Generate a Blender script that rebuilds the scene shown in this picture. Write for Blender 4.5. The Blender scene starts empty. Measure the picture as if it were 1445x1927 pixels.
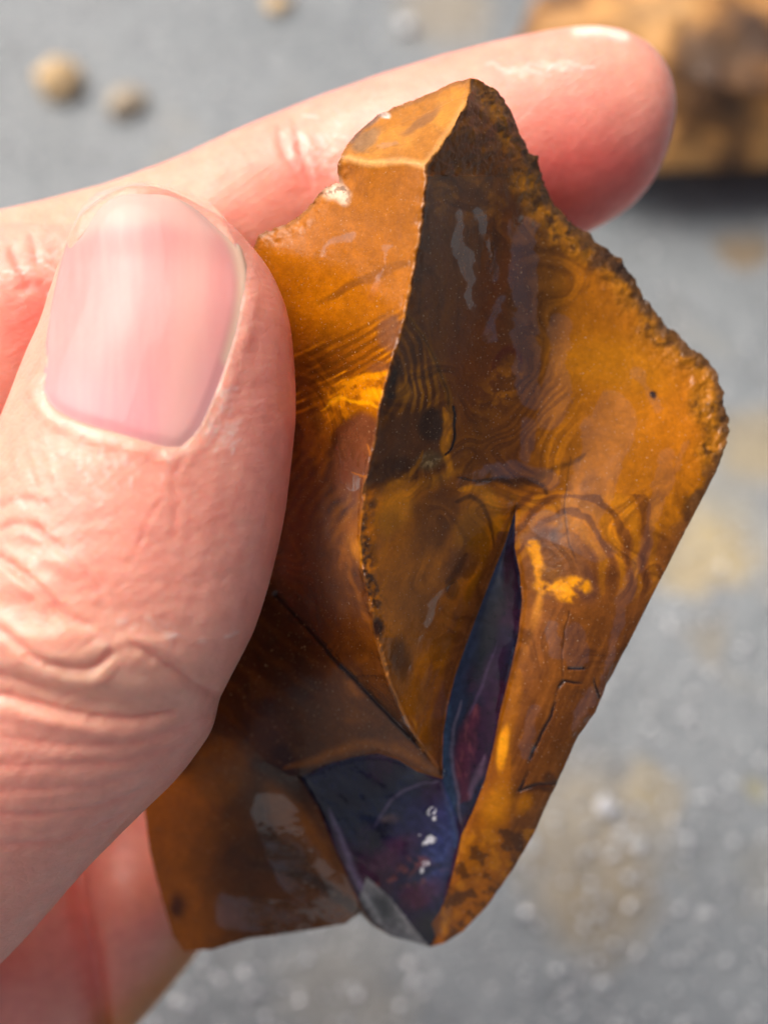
import bpy, math, random
import numpy as np
from mathutils import Vector, Matrix
from mathutils.geometry import delaunay_2d_cdt
from mathutils.bvhtree import BVHTree
random.seed(7); rng = np.random.default_rng(11)
scene = bpy.context.scene
COL = scene.collection

# ------------------------------------------------------------------ camera, sky, sun
# The work is laid out in centimetres in the frame of the held stone: x to the right, y up along the
# stone, z out of its front face; origin at the stone's ridge.  CM turns it into metres of the world.
CM = 0.01
PITCH = math.radians(60)                    # how steeply the camera looks down
D = 12.9                                    # camera to stone, cm
HALF = math.radians(18.0)
S = 1927/(2*D*math.tan(HALF))               # photograph pixels per cm at the stone
RX = np.array([1.0, 0, 0]); UY = np.array([0, math.sin(PITCH), math.cos(PITCH)])
TZ = np.array([0, -math.cos(PITCH), math.sin(PITCH)])
GROUND_D = 25.9                             # camera to ground along the view, cm
CAM = TZ*GROUND_D                           # the view axis meets the ground at the world origin
FOC = CAM - TZ*D
def to_world(p):
    p = np.asarray(p, float).reshape(-1, 3)
    return (FOC + p[:, :1]*RX + p[:, 1:2]*UY + p[:, 2:3]*TZ)*CM
def P(px, py, z):
    px = np.asarray(px, float); py = np.asarray(py, float); z = np.asarray(z, float)
    k = (D - z)/D/S
    return np.stack([(px-722.5)*k, -(py-963.5)*k, z + 0*px], -1)
def unP(p):
    k = (D - p[:, 2])/D/S
    return p[:, 0]/k + 722.5, 963.5 - p[:, 1]/k

cd = bpy.data.cameras.new('camera'); cam = bpy.data.objects.new('camera', cd); COL.objects.link(cam)
cd.sensor_fit = 'VERTICAL'; cd.sensor_height = 24; cd.lens = 12/math.tan(HALF)
cd.clip_start = 0.002; cd.clip_end = 500
cam.location = CAM*CM; cam.rotation_euler = (math.pi/2 - PITCH, 0, 0)
cd.dof.use_dof = True; cd.dof.focus_distance = (D+0.25)*CM; cd.dof.aperture_fstop = 9.3
scene.camera = cam

SUN_F = np.array([-0.48, 0.72, 0.56]); SUN_F /= np.linalg.norm(SUN_F)      # towards the sun, stone frame
sw = SUN_F[0]*RX + SUN_F[1]*UY + SUN_F[2]*TZ
sun_el = math.asin(sw[2]); sun_az = math.atan2(sw[0], sw[1])
w = bpy.data.worlds.new('World'); scene.world = w; w.use_nodes = True
nt = w.node_tree; bg = nt.nodes['Background']
sky = nt.nodes.new('ShaderNodeTexSky'); sky.sky_type = 'NISHITA'; sky.sun_disc = False
sky.sun_elevation = sun_el; sky.sun_rotation = sun_az
sky.air_density = 0.35; sky.dust_density = 8.0; sky.ozone_density = 0.2
nt.links.new(sky.outputs[0], bg.inputs[0]); bg.inputs[1].default_value = 0.085
sd = bpy.data.lights.new('sun', 'SUN'); sd.energy = 1.2; sd.angle = math.radians(55); sd.color = (1, .95, .88)
sun = bpy.data.objects.new('sun', sd); COL.objects.link(sun)
sun.rotation_euler = Vector(sw).to_track_quat('Z', 'Y').to_euler(); sun.location = (-.3, .4, .6)
scene.view_settings.view_transform = 'Standard'; scene.view_settings.look = 'None'
scene.view_settings.exposure = 0.90; scene.view_settings.gamma = 1
scene.cycles.use_denoising = True; scene.cycles.max_bounces = 8
scene.cycles.sample_clamp_indirect = 4.0

# ------------------------------------------------------------------ helpers
def h3(ix, iy, iz, seed):
    h = (ix*374761393 + iy*668265263 + iz*2147483647 + seed*974634777) & 0xffffffff
    h = ((h ^ (h >> 13))*1274126177) & 0xffffffff
    h = ((h ^ (h >> 16))*2246822519) & 0xffffffff
    return ((h ^ (h >> 15)) & 0xffffff)/float(0xffffff)
def vnoise(p, seed=0):
    p = np.asarray(p, float); f = np.floor(p); i = f.astype(np.int64); t = p - f; t = t*t*t*(t*(t*6-15)+10)
    r = 0
    for dx in (0, 1):
        for dy in (0, 1):
            for dz in (0, 1):
                wgt = (t[:, 0] if dx else 1-t[:, 0])*(t[:, 1] if dy else 1-t[:, 1])*(t[:, 2] if dz else 1-t[:, 2])
                r = r + wgt*h3(i[:, 0]+dx, i[:, 1]+dy, i[:, 2]+dz, seed)
    return r*2-1
def fbm(p, octaves=4, seed=0, gain=.5):
    a, s, r = 1.0, 0.0, 0
    p = np.asarray(p, float)
    for o in range(octaves):
        r = r + a*vnoise(p*2**o + 17.3*o, seed+o); s += a; a *= gain
    return r/s
def vnoise2(x, y, seed):
    fx, fy = np.floor(x), np.floor(y); ix = fx.astype(np.int64); iy = fy.astype(np.int64); tx = x-fx; ty = y-fy
    tx = tx*tx*(3-2*tx); ty = ty*ty*(3-2*ty); a = h3(ix, iy, 0, seed); b = h3(ix+1, iy, 0, seed); c = h3(ix, iy+1, 0, seed); d = h3(ix+1, iy+1, 0, seed)
    return ((a+(b-a)*tx)*(1-ty)+(c+(d-c)*tx)*ty)*2-1
def n2(x, y, sc, octaves=4, seed=0, gain=.5):
    a, s, r = 1.0, 0.0, 0
    for o in range(octaves):
        r = r+a*vnoise2((x*.8+y*.6)/sc*2**o+17.3*o, (y*.8-x*.6)/sc*2**o+9.1*o, seed+o); s += a; a *= gain
    return r/s*1.15
def sstep(a, b, x):
    t = np.clip((x-a)/(b-a), 0, 1); return t*t*(3-2*t)
def dist_poly(x, y, pts, closed=False, near=None):
    pts = np.asarray(pts, float)
    if near is not None:      # far points keep a large distance
        lo, hi = pts.min(0)-near, pts.max(0)+near; k = np.flatnonzero((x > lo[0])&(x < hi[0])&(y > lo[1])&(y < hi[1]))
        bd, bt = np.full(x.shape, 1e6), np.zeros(x.shape)
        if len(k): bd[k], bt[k] = dist_poly(x[k], y[k], pts, closed)
        return bd, bt
    pts = np.asarray(pts, float); n = len(pts); best = np.full(x.shape, 1e9); par = np.zeros(x.shape)
    for k in range(n if closed else n-1):
        a, b = pts[k], pts[(k+1) % n]; d = b-a; L2 = max(d@d, 1e-9)
        t = np.clip(((x-a[0])*d[0] + (y-a[1])*d[1])/L2, 0, 1)
        q = np.hypot(x-a[0]-t*d[0], y-a[1]-t*d[1])
        m = q < best; best = np.where(m, q, best); par = np.where(m, (k+t)/max(1, n-1), par)
    return best, par
def inside(x, y, poly):
    poly = np.asarray(poly, float); r = np.zeros(x.shape, bool); n = len(poly)
    for k in range(n):
        x1, y1 = poly[k]; x2, y2 = poly[(k+1) % n]
        if y1 == y2: continue
        r ^= ((y1 > y) != (y2 > y)) & (x < (x2-x1)*(y-y1)/(y2-y1)+x1)
    return r
def spline(pts, per=8, closed=False):
    pts = np.asarray(pts, float); n = len(pts); out = []
    idx = range(n if closed else n-1)
    for k in idx:
        if closed: p0, p1, p2, p3 = pts[(k-1) % n], pts[k], pts[(k+1) % n], pts[(k+2) % n]
        else: p0, p1, p2, p3 = pts[max(k-1, 0)], pts[k], pts[k+1], pts[min(k+2, n-1)]
        for j in range(per):
            t = j/per
            out.append(.5*((2*p1)+(-p0+p2)*t+(2*p0-5*p1+4*p2-p3)*t*t+(-p0+3*p1-3*p2+p3)*t**3))
    if not closed: out.append(pts[-1])
    return np.array(out)
def mesh_np(name, V, F, smooth=True):
    me = bpy.data.meshes.new(name); F = np.asarray(F, np.int32); k = F.shape[1]
    me.vertices.add(len(V)); me.vertices.foreach_set('co', np.asarray(V, np.float32).ravel())
    me.loops.add(F.size); me.loops.foreach_set('vertex_index', F.ravel())
    me.polygons.add(len(F)); me.polygons.foreach_set('loop_start', np.arange(0, F.size, k, dtype=np.int32))
    me.polygons.foreach_set('loop_total', np.full(len(F), k, np.int32))
    me.update(calc_edges=True); me.validate()
    me.polygons.foreach_set('use_smooth', np.full(len(me.polygons), smooth))
    return me
def add_color(me, name, C):
    a = me.attributes.new(name, 'FLOAT_COLOR', 'POINT')
    C = np.asarray(C, np.float32); C4 = np.ones((len(C), 4), np.float32); C4[:, :3] = C
    a.data.foreach_set('color', C4.ravel())
def add_float(me, name, v):
    a = me.attributes.new(name, 'FLOAT', 'POINT'); a.data.foreach_set('value', np.asarray(v, np.float32))
def link(name, me, mat, parent=None, origin=None):
    """world-space mesh -> object whose origin sits at `origin` (world metres)"""
    o = bpy.data.objects.new(name, me); COL.objects.link(o)
    if mat: me.materials.append(mat)
    if parent is not None:
        o.parent = parent; org = Vector(parent.location)
    else:
        org = Vector(origin) if origin is not None else Vector((0, 0, 0)); o.location = org
    me.transform(Matrix.Translation(-org))
    return o
def tag(o, label, cat, group=None):
    o['label'] = label; o['category'] = cat
    if group: o['group'] = group
    return o
class M:
    def __init__(s, name):
        s.m = bpy.data.materials.new(name); s.m.use_nodes = True; s.t = s.m.node_tree
        s.b = s.t.nodes['Principled BSDF']
    def n(s, typ, **kw):
        nd = s.t.nodes.new('ShaderNode'+typ)
        for k, v in kw.items():
            if k.startswith('i_'):
                nd.inputs[int(k[2:]) if k[2:].isdigit() else k[2:].replace('_', ' ')].default_value = v
            else: setattr(nd, k, v)
        return nd
    def l(s, a, b): s.t.links.new(a, b)
    def set(s, **kw):
        for k, v in kw.items(): s.b.inputs[k.replace('_', ' ')].default_value = v
    def math(s, op, a, b=None, clamp=False):
        nd = s.n('Math', operation=op, use_clamp=clamp)
        for i, v in enumerate((a, b)):
            if v is None: continue
            if isinstance(v, (int, float)): nd.inputs[i].default_value = v
            else: s.l(v, nd.inputs[i])
        return nd.outputs[0]
    def mix(s, f, a, b, mode='MIX'):
        nd = s.n('Mix', data_type='RGBA', blend_type=mode)
        for i, v in ((0, f), (6, a), (7, b)):
            if isinstance(v, (int, float)): nd.inputs[i].default_value = v
            elif isinstance(v, tuple): nd.inputs[i].default_value = (*v, 1) if len(v) == 3 else v
            else: s.l(v, nd.inputs[i])
        return nd.outputs[2]
    def noise(s, co, scale, detail=4, rough=.55, dist=0):
        nd = s.n('TexNoise'); nd.inputs['Scale'].default_value = scale; nd.inputs['Detail'].default_value = detail
        nd.inputs['Roughness'].default_value = rough; nd.inputs['Distortion'].default_value = dist
        s.l(co, nd.inputs['Vector']); return nd.outputs[0]
    def ramp(s, f, stops):
        nd = s.n('ValToRGB'); e = nd.color_ramp.elements
        while len(e) < len(stops): e.new(.5)
        for q, (pos, c) in zip(e, stops):
            q.position = pos; q.color = (*c, 1) if len(c) == 3 else (c[0],)*3+(1,)
        s.l(f, nd.inputs[0]); return nd.outputs[0]
    def bump(s, h, strength, dist, base=None):
        nd = s.n('Bump'); nd.inputs['Strength'].default_value = strength; nd.inputs['Distance'].default_value = dist
        s.l(h, nd.inputs['Height'])
        if base is not None: s.l(base, nd.inputs['Normal'])
        return nd.outputs[0]

# ------------------------------------------------------------------ the wet grey ground
def ground_at(px, py, lift=0.0):
    d = -TZ + (px-722.5)/S/D*RX - (py-963.5)/S/D*UY
    t = (CAM[2]-lift)/(-d[2]); return CAM + d*t
m = M('wet_grey_ground'); co = m.n('TexCoord').outputs['Object']
big = m.noise(co, 28, 4, .6); mid = m.noise(co, 160, 5, .6); fine = m.noise(co, 900, 3, .6)
c = m.mix(m.ramp(big, [(.35, (0,)), (.68, (1,))]), (.185, .210, .222), (.248, .276, .290))
stain = m.ramp(m.noise(co, 42, 3, .5, .4), [(.60, (0,)), (.74, (1,))])
c = m.mix(m.math('MULTIPLY', stain, .35), c, (.33, .29, .20))
wnz = m.n('TexNoise'); wnz.inputs['Scale'].default_value = 90; wnz.inputs['Detail'].default_value = 3; m.l(co, wnz.inputs[0])
wsh = m.n('VectorMath', operation='SCALE'); wsh.inputs['Scale'].default_value = .011; m.l(wnz.outputs['Color'], wsh.inputs[0])
wad = m.n('VectorMath', operation='ADD'); m.l(co, wad.inputs[0]); m.l(wsh.outputs[0], wad.inputs[1])
for spx, spy, sr, scol, k in ((1090, 1560, 1.5, (.34,.30,.22), .8), (1130, 1690, 1.1, (.26,.22,.15), .85), (1215, 1480, .6, (.36,.31,.20), .85), (1330, 1050, 1.0, (.50,.37,.15), .95), (1320, 1000, 1.5, (.34,.31,.22), .6),
                        (835, 25, 1.2, (.30,.26,.19), .8), (1430, 840, 1.0, (.34,.27,.14), .7), (1400, 470, .6, (.22,.15,.07), .8), (1330, 1210, .5, (.25,.23,.18), .7), (1420, 1480, .3, (.30,.28,.14), .7), (640, 1880, 1.2, (.27,.26,.22), .5)):
    gc = ground_at(spx, spy)*CM + .0055*np.array([1, 1, 1])
    dd = m.n('VectorMath', operation='DISTANCE'); m.l(wad.outputs[0], dd.inputs[0]); dd.inputs[1].default_value = (gc[0], gc[1], .0055)
    fk = m.ramp(m.math('DIVIDE', dd.outputs['Value'], sr*CM), [(.45, (k,)), (1.0, (0,))]); c = m.mix(fk, c, scol)
c = m.mix(m.ramp(mid, [(.30, (.35,)), (.55, (0,))]), c, (.15, .16, .17))
m.l(c, m.b.inputs['Base Color'])
m.l(m.ramp(mid, [(.3, (.16,)), (.7, (.5,))]), m.b.inputs['Roughness'])
hgt = m.math('ADD', m.math('MULTIPLY', mid, 1.0), m.math('MULTIPLY', fine, .45))
m.l(m.bump(hgt, .8, .0012), m.b.inputs['Normal'])
ground_mat = m.m
GN = 90
lin = np.sign(np.linspace(-1, 1, GN))*np.abs(np.linspace(-1, 1, GN))**5*60
gx, gy = np.meshgrid(lin, lin); gx = gx.ravel(); gy = gy.ravel()
gz = fbm(np.stack([gx/.03, gy/.03, 0*gx], -1), 3, 5)*.0006*np.exp(-(gx**2+gy**2)/.5)
gi = np.arange(GN*GN).reshape(GN, GN)
gf = np.stack([gi[:-1, :-1].ravel(), gi[:-1, 1:].ravel(), gi[1:, 1:].ravel(), gi[1:, :-1].ravel()], -1)
g = link('ground', mesh_np('ground', np.stack([gx, gy, gz], -1), gf), ground_mat); g['kind'] = 'structure'

# ------------------------------------------------------------------ loose stones and grit on the ground
def ico(level):
    import bmesh
    b = bmesh.new(); bmesh.ops.create_icosphere(b, subdivisions=level, radius=1)
    V = np.array([v.co[:] for v in b.verts]); F = np.array([[v.index for v in f.verts] for f in b.faces]); b.free()
    return V, F
ICO6, ICO4, ICO1 = ico(6), ico(4), ico(1)
def pebble_mat(name, a, b, rough=.45):
    m = M(name); co = m.n('TexCoord').outputs['Object']
    f = m.ramp(m.noise(co, 220, 5, .6, .3), [(.3, (0,)), (.7, (1,))])
    m.l(m.mix(f, a, b), m.b.inputs['Base Color']); m.set(Roughness=rough)
    m.l(m.bump(m.noise(co, 700, 4), .5, .0006), m.b.inputs['Normal']); return m.m
tan = pebble_mat('tan_sandstone', (.78, .54, .26), (.62, .47, .28))
pale = pebble_mat('pale_mudstone', (.33, .30, .25), (.37, .355, .32))
buff = pebble_mat('buff_mudstone', (.50, .40, .22), (.44, .38, .27))
greyt = pebble_mat('grey_tan_stone', (.52, .42, .28), (.38, .33, .26))
white = pebble_mat('milky_quartz', (.60, .62, .64), (.50, .53, .56), .15)
def pebble(px, py, rx, ry, rz, mat, seed, label, rot=0):
    c = ground_at(px, py, rz*.5)
    V, F = ICO4; n = fbm(V*1.3+seed, 4, seed)*(1.5 if rz < .15 else 1)
    W = V*(1+.38*n[:, None]); W = W*np.array([rx, ry, rz]); cr, sr = math.cos(rot), math.sin(rot)
    W = np.stack([W[:, 0]*cr-W[:, 1]*sr, W[:, 0]*sr+W[:, 1]*cr, W[:, 2]], -1)
    W[:, 2] = np.maximum(W[:, 2], -rz*.55)
    W = (W + np.array([c[0], c[1], rz*.5]))*CM
    o = link('pebble', mesh_np('pebble', W, F), mat, None, (c[0]*CM, c[1]*CM, 0))
    return tag(o, label, 'pebble', 'loose pebbles on the grey ground')
pebble(112, 150, .46, .46, .36, tan, 3, 'golden tan pebble on the grey ground above the thumb, at the far left', .4)
pebble(238, 192, .36, .30, .24, greyt, 5, 'small dull brown pebble just right of the golden tan pebble', .9)
pebble(522, 6, .26, .22, .16, tan, 8, 'tiny pale yellow pebble at the top edge of the picture, between left corner and fingertip')
pebble(766, 48, .17, .2, .14, white, 4, 'small bright white quartz pebble above the index finger')
pebble(1140, 1518, .13, .16, .10, white, 31, 'bright white pebble lying on the buff stain at lower right')

# grit: very many wet grains, nobody could count them
V0, F0 = ICO1; Vs, Fs = [], []
ng = 6500
gpx = rng.uniform(-150, 1600, ng); gpy = rng.uniform(-150, 2100, ng)**1.0
for k in range(ng):
    if gpy[k] < 900 and rng.random() < .45: continue
    c = ground_at(gpx[k], gpy[k]); r = .015+.060*rng.random()**3.0*(1 if gpy[k] > 1000 else .7)
    R = V0*(1+.25*rng.standard_normal((len(V0), 1)))*r*np.array([1, 1, .7])
    Vs.append((R+np.array([c[0], c[1], r*.4]))*CM); Fs.append(F0+len(V0)*(len(Vs)-1))
m = M('wet_grit'); m.set(Roughness=.10, Specular_IOR_Level=1.0, Coat_Weight=1.0)
co = m.n('TexCoord').outputs['Object']
m.l(m.ramp(m.noise(co, 300, 1), [(.40, (.42, .44, .45)), (.50, (.62, .65, .67))]), m.b.inputs['Base Color'])
o = link('grit', mesh_np('grit', np.concatenate(Vs), np.concatenate(Fs), False), m.m); o['kind'] = 'stuff'
tag(o, 'fine wet glittering grit scattered over the grey ground', 'grit')

# the big brown rock behind the fingertip
m = M('ironstone_rock'); co = m.n('TexCoord').outputs['Object']
n1 = m.noise(co, 42, 5, .6, .5); n3 = m.noise(co, 150, 5, .62)
c = m.ramp(n1, [(.36, (.06, .028, .012)), (.45, (.26, .12, .034)), (.50, (.60, .29, .08)), (.62, (.66, .36, .12)), (.72, (.46, .36, .25))])
c = m.mix(m.ramp(n3, [(.35, (.75,)), (.55, (0,))]), c, (.10, .055, .025))
m.l(c, m.b.inputs['Base Color']); m.set(Roughness=.42)
m.l(m.bump(n3, .8, .002), m.b.inputs['Normal'])
V, F = ICO6; n = fbm(V*1.1+4.1, 5, 41); n_b = fbm(V*4.5, 4, 43)
W = V*(1+.36*n+.16*n_b)[:, None]
for d, k in (((-.55, -.65, .35), .80), ((.1, -.9, .25), .78), ((-.9, .1, .3), .92), ((.2, -.2, .97), .72), ((-.5, .4, .8), .86)):
    d = np.array(d)/np.linalg.norm(d); q = W@d; W = W - np.outer(np.maximum(q-k, 0)*.85, d)
lo = np.clip((-W[:, 2]-.05)/.7, 0, 1); W[:, :2] *= (1-.72*lo**.9)[:, None]
W = W*np.array([4.9, 2.6, 2.1]); rc = ground_at(1400, 150, 1.2); hz = 1.35
W[:, 2] = np.maximum(W[:, 2]+hz, -.05)
W[:, 0] += rc[0]; W[:, 1] += rc[1]
rock = link('rock', mesh_np('rock', W*CM, F), m.m, None, (rc[0]*CM, rc[1]*CM, 0))
tag(rock, 'big rough golden brown rock on the ground behind the index fingertip', 'rock')

# ------------------------------------------------------------------ the held stone
# outline of the stone seen from the front, with the depth of its rim (x, y in photograph units, z in cm)
OUT = [(885,148,-.55),(850,156,-.6),(800,180,-.68),(745,203,-.72),(715,215,-.7),(682,238,-.66),(655,268,-.55),(640,296,-.42),
 (637,322,-.45),(640,344,-.5),(612,352,-.6),(588,384,-.68),(560,408,-.72),(522,428,-.75),(488,442,-.78),
 (455,520,-.95),(420,640,-1.12),(390,800,-1.28),(360,1000,-1.42),(322,1180,-1.6),(285,1360,-1.85),(270,1500,-2.05),
 (282,1600,-2.2),(305,1690,-2.3),(325,1760,-2.38),(345,1790,-2.4),(400,1787,-2.35),(470,1765,-2.3),(540,1757,-2.25),(610,1745,-2.2),(650,1738,-2.15),
 (678,1718,-2.1),(702,1742,-2.05),(735,1762,-2.0),(775,1772,-2.0),(810,1782,-1.95),(838,1774,-1.85),(872,1752,-1.72),(915,1706,-1.55),
 (962,1640,-1.38),(1003,1572,-1.22),(1030,1510,-1.1),(1058,1450,-1.0),(1088,1384,-.92),(1120,1340,-.88),(1140,1290,-.86),(1180,1215,-.84),(1222,1130,-.84),
 (1268,1040,-.86),(1312,955,-.9),(1345,890,-.95),(1366,840,-1.0),(1372,800,-1.05),(1362,755,-1.1),(1352,705,-1.15),(1322,668,-1.2),(1288,645,-1.22),(1255,618,-1.24),
 (1232,590,-1.24),(1206,560,-1.25),(1192,522,-1.26),(1170,492,-1.26),(1132,462,-1.24),(1100,436,-1.22),(1062,408,-1.18),(1036,372,-1.12),
 (1020,338,-1.05),(1012,302,-1.0),(985,268,-.95),(972,236,-.9),(960,205,-.85),(938,175,-.75),(912,155,-.65)]
OPAL_UP = [(970,958,-.86),(962,985,-.9),(950,1022,-.93),(925,1085,-.95),(902,1145,-.97),(876,1215,-.99),(855,1275,-1.0),(842,1330,-1.02),(834,1380,-1.05),(832,1430,-1.1),
 (832,1466,-1.15),(852,1520,-1.22),(868,1572,-1.25),(888,1530,-1.12),(912,1468,-1.03),(928,1405,-.97),(940,1340,-.92),(958,1270,-.88),(974,1200,-.85),(982,1130,-.84),(978,1080,-.84),(968,1030,-.85)]
OPAL_LO = [(566,1462,-1.58),(610,1440,-1.46),(660,1425,-1.34),(710,1417,-1.24),(750,1430,-1.16),(785,1452,-1.1),(832,1466,-1.15),(852,1520,-1.22),(868,1572,-1.25),
 (858,1620,-1.34),(845,1670,-1.46),(830,1712,-1.6),(812,1738,-1.78),(820,1762,-1.88),(810,1782,-1.95),(775,1772,-2.0),(735,1762,-2.0),(702,1742,-2.05),(678,1700,-2.0),(655,1650,-1.92),(632,1600,-1.84),(600,1520,-1.7)]
LINES = [  # creases and guide lines of the front face: list of (x, y, z)
 [(885,148,-.55),(878,190,-.22),(858,232,-.02),(828,275,.14),(802,312,.26),(800,350,.29),(792,420,.31),(778,510,.31),(760,600,.31),(738,680,.31),(715,760,.30),(705,830,.28),(686,910,.26),(682,960,.23),(680,1010,.2),(684,1070,.13),(700,1150,.02),(712,1210,-.08),(735,1290,-.28),(765,1360,-.55),(795,1410,-.82),(832,1455,-1.06)],
 [(640,296,-.42),(700,308,-.12),(760,306,.12),(802,312,.26)],
 [(832,1455,-1.06),(815,1432,-.98),(798,1412,-.96)],
 # left facet: gentle hollow
 [(560,560,-.62),(575,700,-.68),(580,860,-.74),(570,1000,-.84),(545,1100,-1.0)],
 [(500,480,-.68),(540,470,-.58),(640,430,-.25)],
 # dark crack and the facet under it
 [(520,1120,-1.15),(580,1185,-.95),(640,1250,-.78),(700,1315,-.78),(760,1375,-.84),(798,1412,-.9),(832,1455,-1.06)],
 [(415,1330,-1.55),(455,1375,-1.5),(500,1432,-1.48),(545,1458,-1.5),(566,1462,-1.52)],
 [(470,1290,-1.42),(560,1330,-1.28),(650,1370,-1.14),(740,1405,-1.02)],
 # right face: steep fall from the ridge then a broad hollow
 [(900,330,-.42),(890,450,-.36),(880,560,-.33),(880,660,-.36),(890,760,-.4),(900,860,-.46),(880,960,-.46),(850,1080,-.52),(810,1220,-.66),(790,1330,-.82)],
 [(990,380,-.8),(968,500,-.74),(960,620,-.72),(955,720,-.74),(965,830,-.78),(970,958,-.84)],
 [(960,300,-.72),(940,240,-.55),(920,195,-.5)],
 [(1090,480,-1.02),(1080,620,-.90),(1070,760,-.84),(1060,880,-.80),(1030,960,-.78)],
 [(1200,640,-1.08),(1190,760,-.93),(1180,860,-.84),(1150,960,-.76),(1110,1040,-.70)],
 [(1290,700,-1.1),(1300,790,-.95),(1290,880,-.84),(1240,980,-.76),(1190,1080,-.70),(1150,1170,-.68),(1125,1250,-.70)],
 # slab between the opal seam and the right rim
 [(1010,1000,-.76),(1035,1060,-.66),(1045,1150,-.62),(1025,1250,-.64),(1000,1340,-.70),(980,1420,-.78),(940,1540,-.95),(900,1640,-1.2),(860,1710,-1.48)],
 [(1100,1120,-.64),(1090,1220,-.66),(1070,1320,-.72),(1030,1420,-.84),(985,1520,-1.0),(930,1620,-1.22)],
 # floor of the opal groove and the opal hollow
 [(958,1040,-1.0),(940,1130,-1.06),(912,1230,-1.1),(890,1330,-1.12),(876,1420,-1.16),(872,1500,-1.22)],
 [(700,1500,-1.5),(740,1570,-1.62),(765,1650,-1.72),(780,1710,-1.85)],
 [(790,1480,-1.28),(820,1560,-1.38),(822,1640,-1.52)],
 [(690,1650,-1.86),(720,1700,-1.95),(760,1750,-1.98)],
 # lower left face
 [(420,1480,-1.82),(480,1580,-1.95),(540,1680,-2.08)],
 [(345,1560,-2.0),(380,1680,-2.2)],
]
# diffuse the depths of those lines over a 4-unit raster (coarse to fine)
X0, Y0, X1, Y1 = 230, 120, 1410, 1820
def rasterise(step):
    nx = (X1-X0)//step+1; ny = (Y1-Y0)//step+1
    sm = np.zeros((ny, nx)); ct = np.zeros((ny, nx))
    def put(pl):
        pl = np.asarray(pl, float)
        for a, b in zip(pl[:-1], pl[1:]):
            k = max(2, int(np.hypot(*(b-a)[:2])/step*2)); t = np.linspace(0, 1, k)[:, None]; q = a+(b-a)*t
            ix = np.round((q[:, 0]-X0)/step).astype(int); iy = np.round((q[:, 1]-Y0)/step).astype(int)
            np.add.at(sm, (iy, ix), q[:, 2]); np.add.at(ct, (iy, ix), 1)
    put(OUT+[OUT[0]]); put(OPAL_UP+[OPAL_UP[0]]); put(OPAL_LO+[OPAL_LO[0]])
    for pl in LINES: put(pl)
    return sm, ct
H = None
for step, it in ((32, 400), (16, 400), (8, 500), (4, 700)):
    sm, ct = rasterise(step); fix = ct > 0; val = np.where(fix, sm/np.maximum(ct, 1), 0)
    if H is None: H = np.full(sm.shape, -1.0)
    else:
        yy = np.linspace(0, H.shape[0]-1, sm.shape[0]); xx = np.linspace(0, H.shape[1]-1, sm.shape[1])
        iy = np.clip(yy.astype(int), 0, H.shape[0]-2); ix = np.clip(xx.astype(int), 0, H.shape[1]-2)
        ty = (yy-iy)[:, None]; tx = (xx-ix)[None]
        H = (H[iy][:, ix]*(1-ty)*(1-tx)+H[iy+1][:, ix]*ty*(1-tx)+H[iy][:, ix+1]*(1-ty)*tx+H[iy+1][:, ix+1]*ty*tx)
    for _ in range(it):
        Q = np.pad(H, 1, 'edge'); H = .25*(Q[:-2, 1:-1]+Q[2:, 1:-1]+Q[1:-1, :-2]+Q[1:-1, 2:]); H = np.where(fix, val, H)
# guide lines inside a face must not read as creases: blur there, keep the true edges sharp
ny, nx = H.shape; gy_, gx_ = np.mgrid[0:ny, 0:nx]; gxp = gx_*4.0+X0; gyp = gy_*4.0+Y0
keep = np.full(H.shape, 1e9)
for pl in (LINES[0], LINES[1], LINES[5], LINES[6], OUT+[OUT[0]], OPAL_UP+[OPAL_UP[0]], OPAL_LO+[OPAL_LO[0]]):
    keep = np.minimum(keep, dist_poly(gxp, gyp, np.asarray(pl)[:, :2])[0])
kk = sstep(4, 40, keep)
for _ in range(320):
    Q = np.pad(H, 1, 'edge'); B = .25*(Q[:-2, 1:-1]+Q[2:, 1:-1]+Q[1:-1, :-2]+Q[1:-1, 2:]); H = H+(B-H)*kk
def height(x, y):
    fx = np.clip((x-X0)/4, 0, nx-1.001); fy = np.clip((y-Y0)/4, 0, ny-1.001)
    ix = fx.astype(int); iy = fy.astype(int); tx = fx-ix; ty = fy-iy
    return H[iy, ix]*(1-ty)*(1-tx)+H[iy+1, ix]*ty*(1-tx)+H[iy, ix+1]*(1-ty)*tx+H[iy+1, ix+1]*ty*tx

# triangulate: outline, ridges and opal borders as edges, a jittered lattice between them
STEP = 17.0
pts, edges = [], []
def densify(pl, closed=False, jit=0):
    pl = [tuple(q[:2]) for q in pl]
    if closed: pl = pl+[pl[0]]
    out = []
    for a, b in zip(pl[:-1], pl[1:]):
        k = max(1, int(round(math.hypot(b[0]-a[0], b[1]-a[1])/STEP)))
        for j in range(k): out.append((a[0]+(b[0]-a[0])*j/k, a[1]+(b[1]-a[1])*j/k))
    if not closed: out.append(pl[-1])
    return out
def put_chain(ch, closed):
    i0 = len(pts); pts.extend(ch)
    n = len(ch)
    for j in range(n-1): edges.append((i0+j, i0+j+1))
    if closed: edges.append((i0+n-1, i0))
outl = densify(OUT, True)
def rough_at(x, y):    # where the rim is broken and crusty
    return np.clip(sstep(850, 950, x)*sstep(900, 780, y) + .7*sstep(700, 600, x)*sstep(460, 430, y) + .35*sstep(760, 740, x)*sstep(330, 300, y) + .12, 0, 1)
jo = []
for i, (x, y) in enumerate(outl):
    r = float(rough_at(np.array([x]), np.array([y]))[0])
    jo.append((x+random.gauss(0, 2.6)*r, y+random.gauss(0, 2.6)*r))
outl = jo
put_chain(outl, True)
put_chain(densify(LINES[0][1:]), False); put_chain(densify(LINES[1][1:]), False); put_chain(densify(LINES[5]), False); put_chain(densify(LINES[6][:-1]), False)
put_chain(densify(OPAL_UP, True), True)
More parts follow.
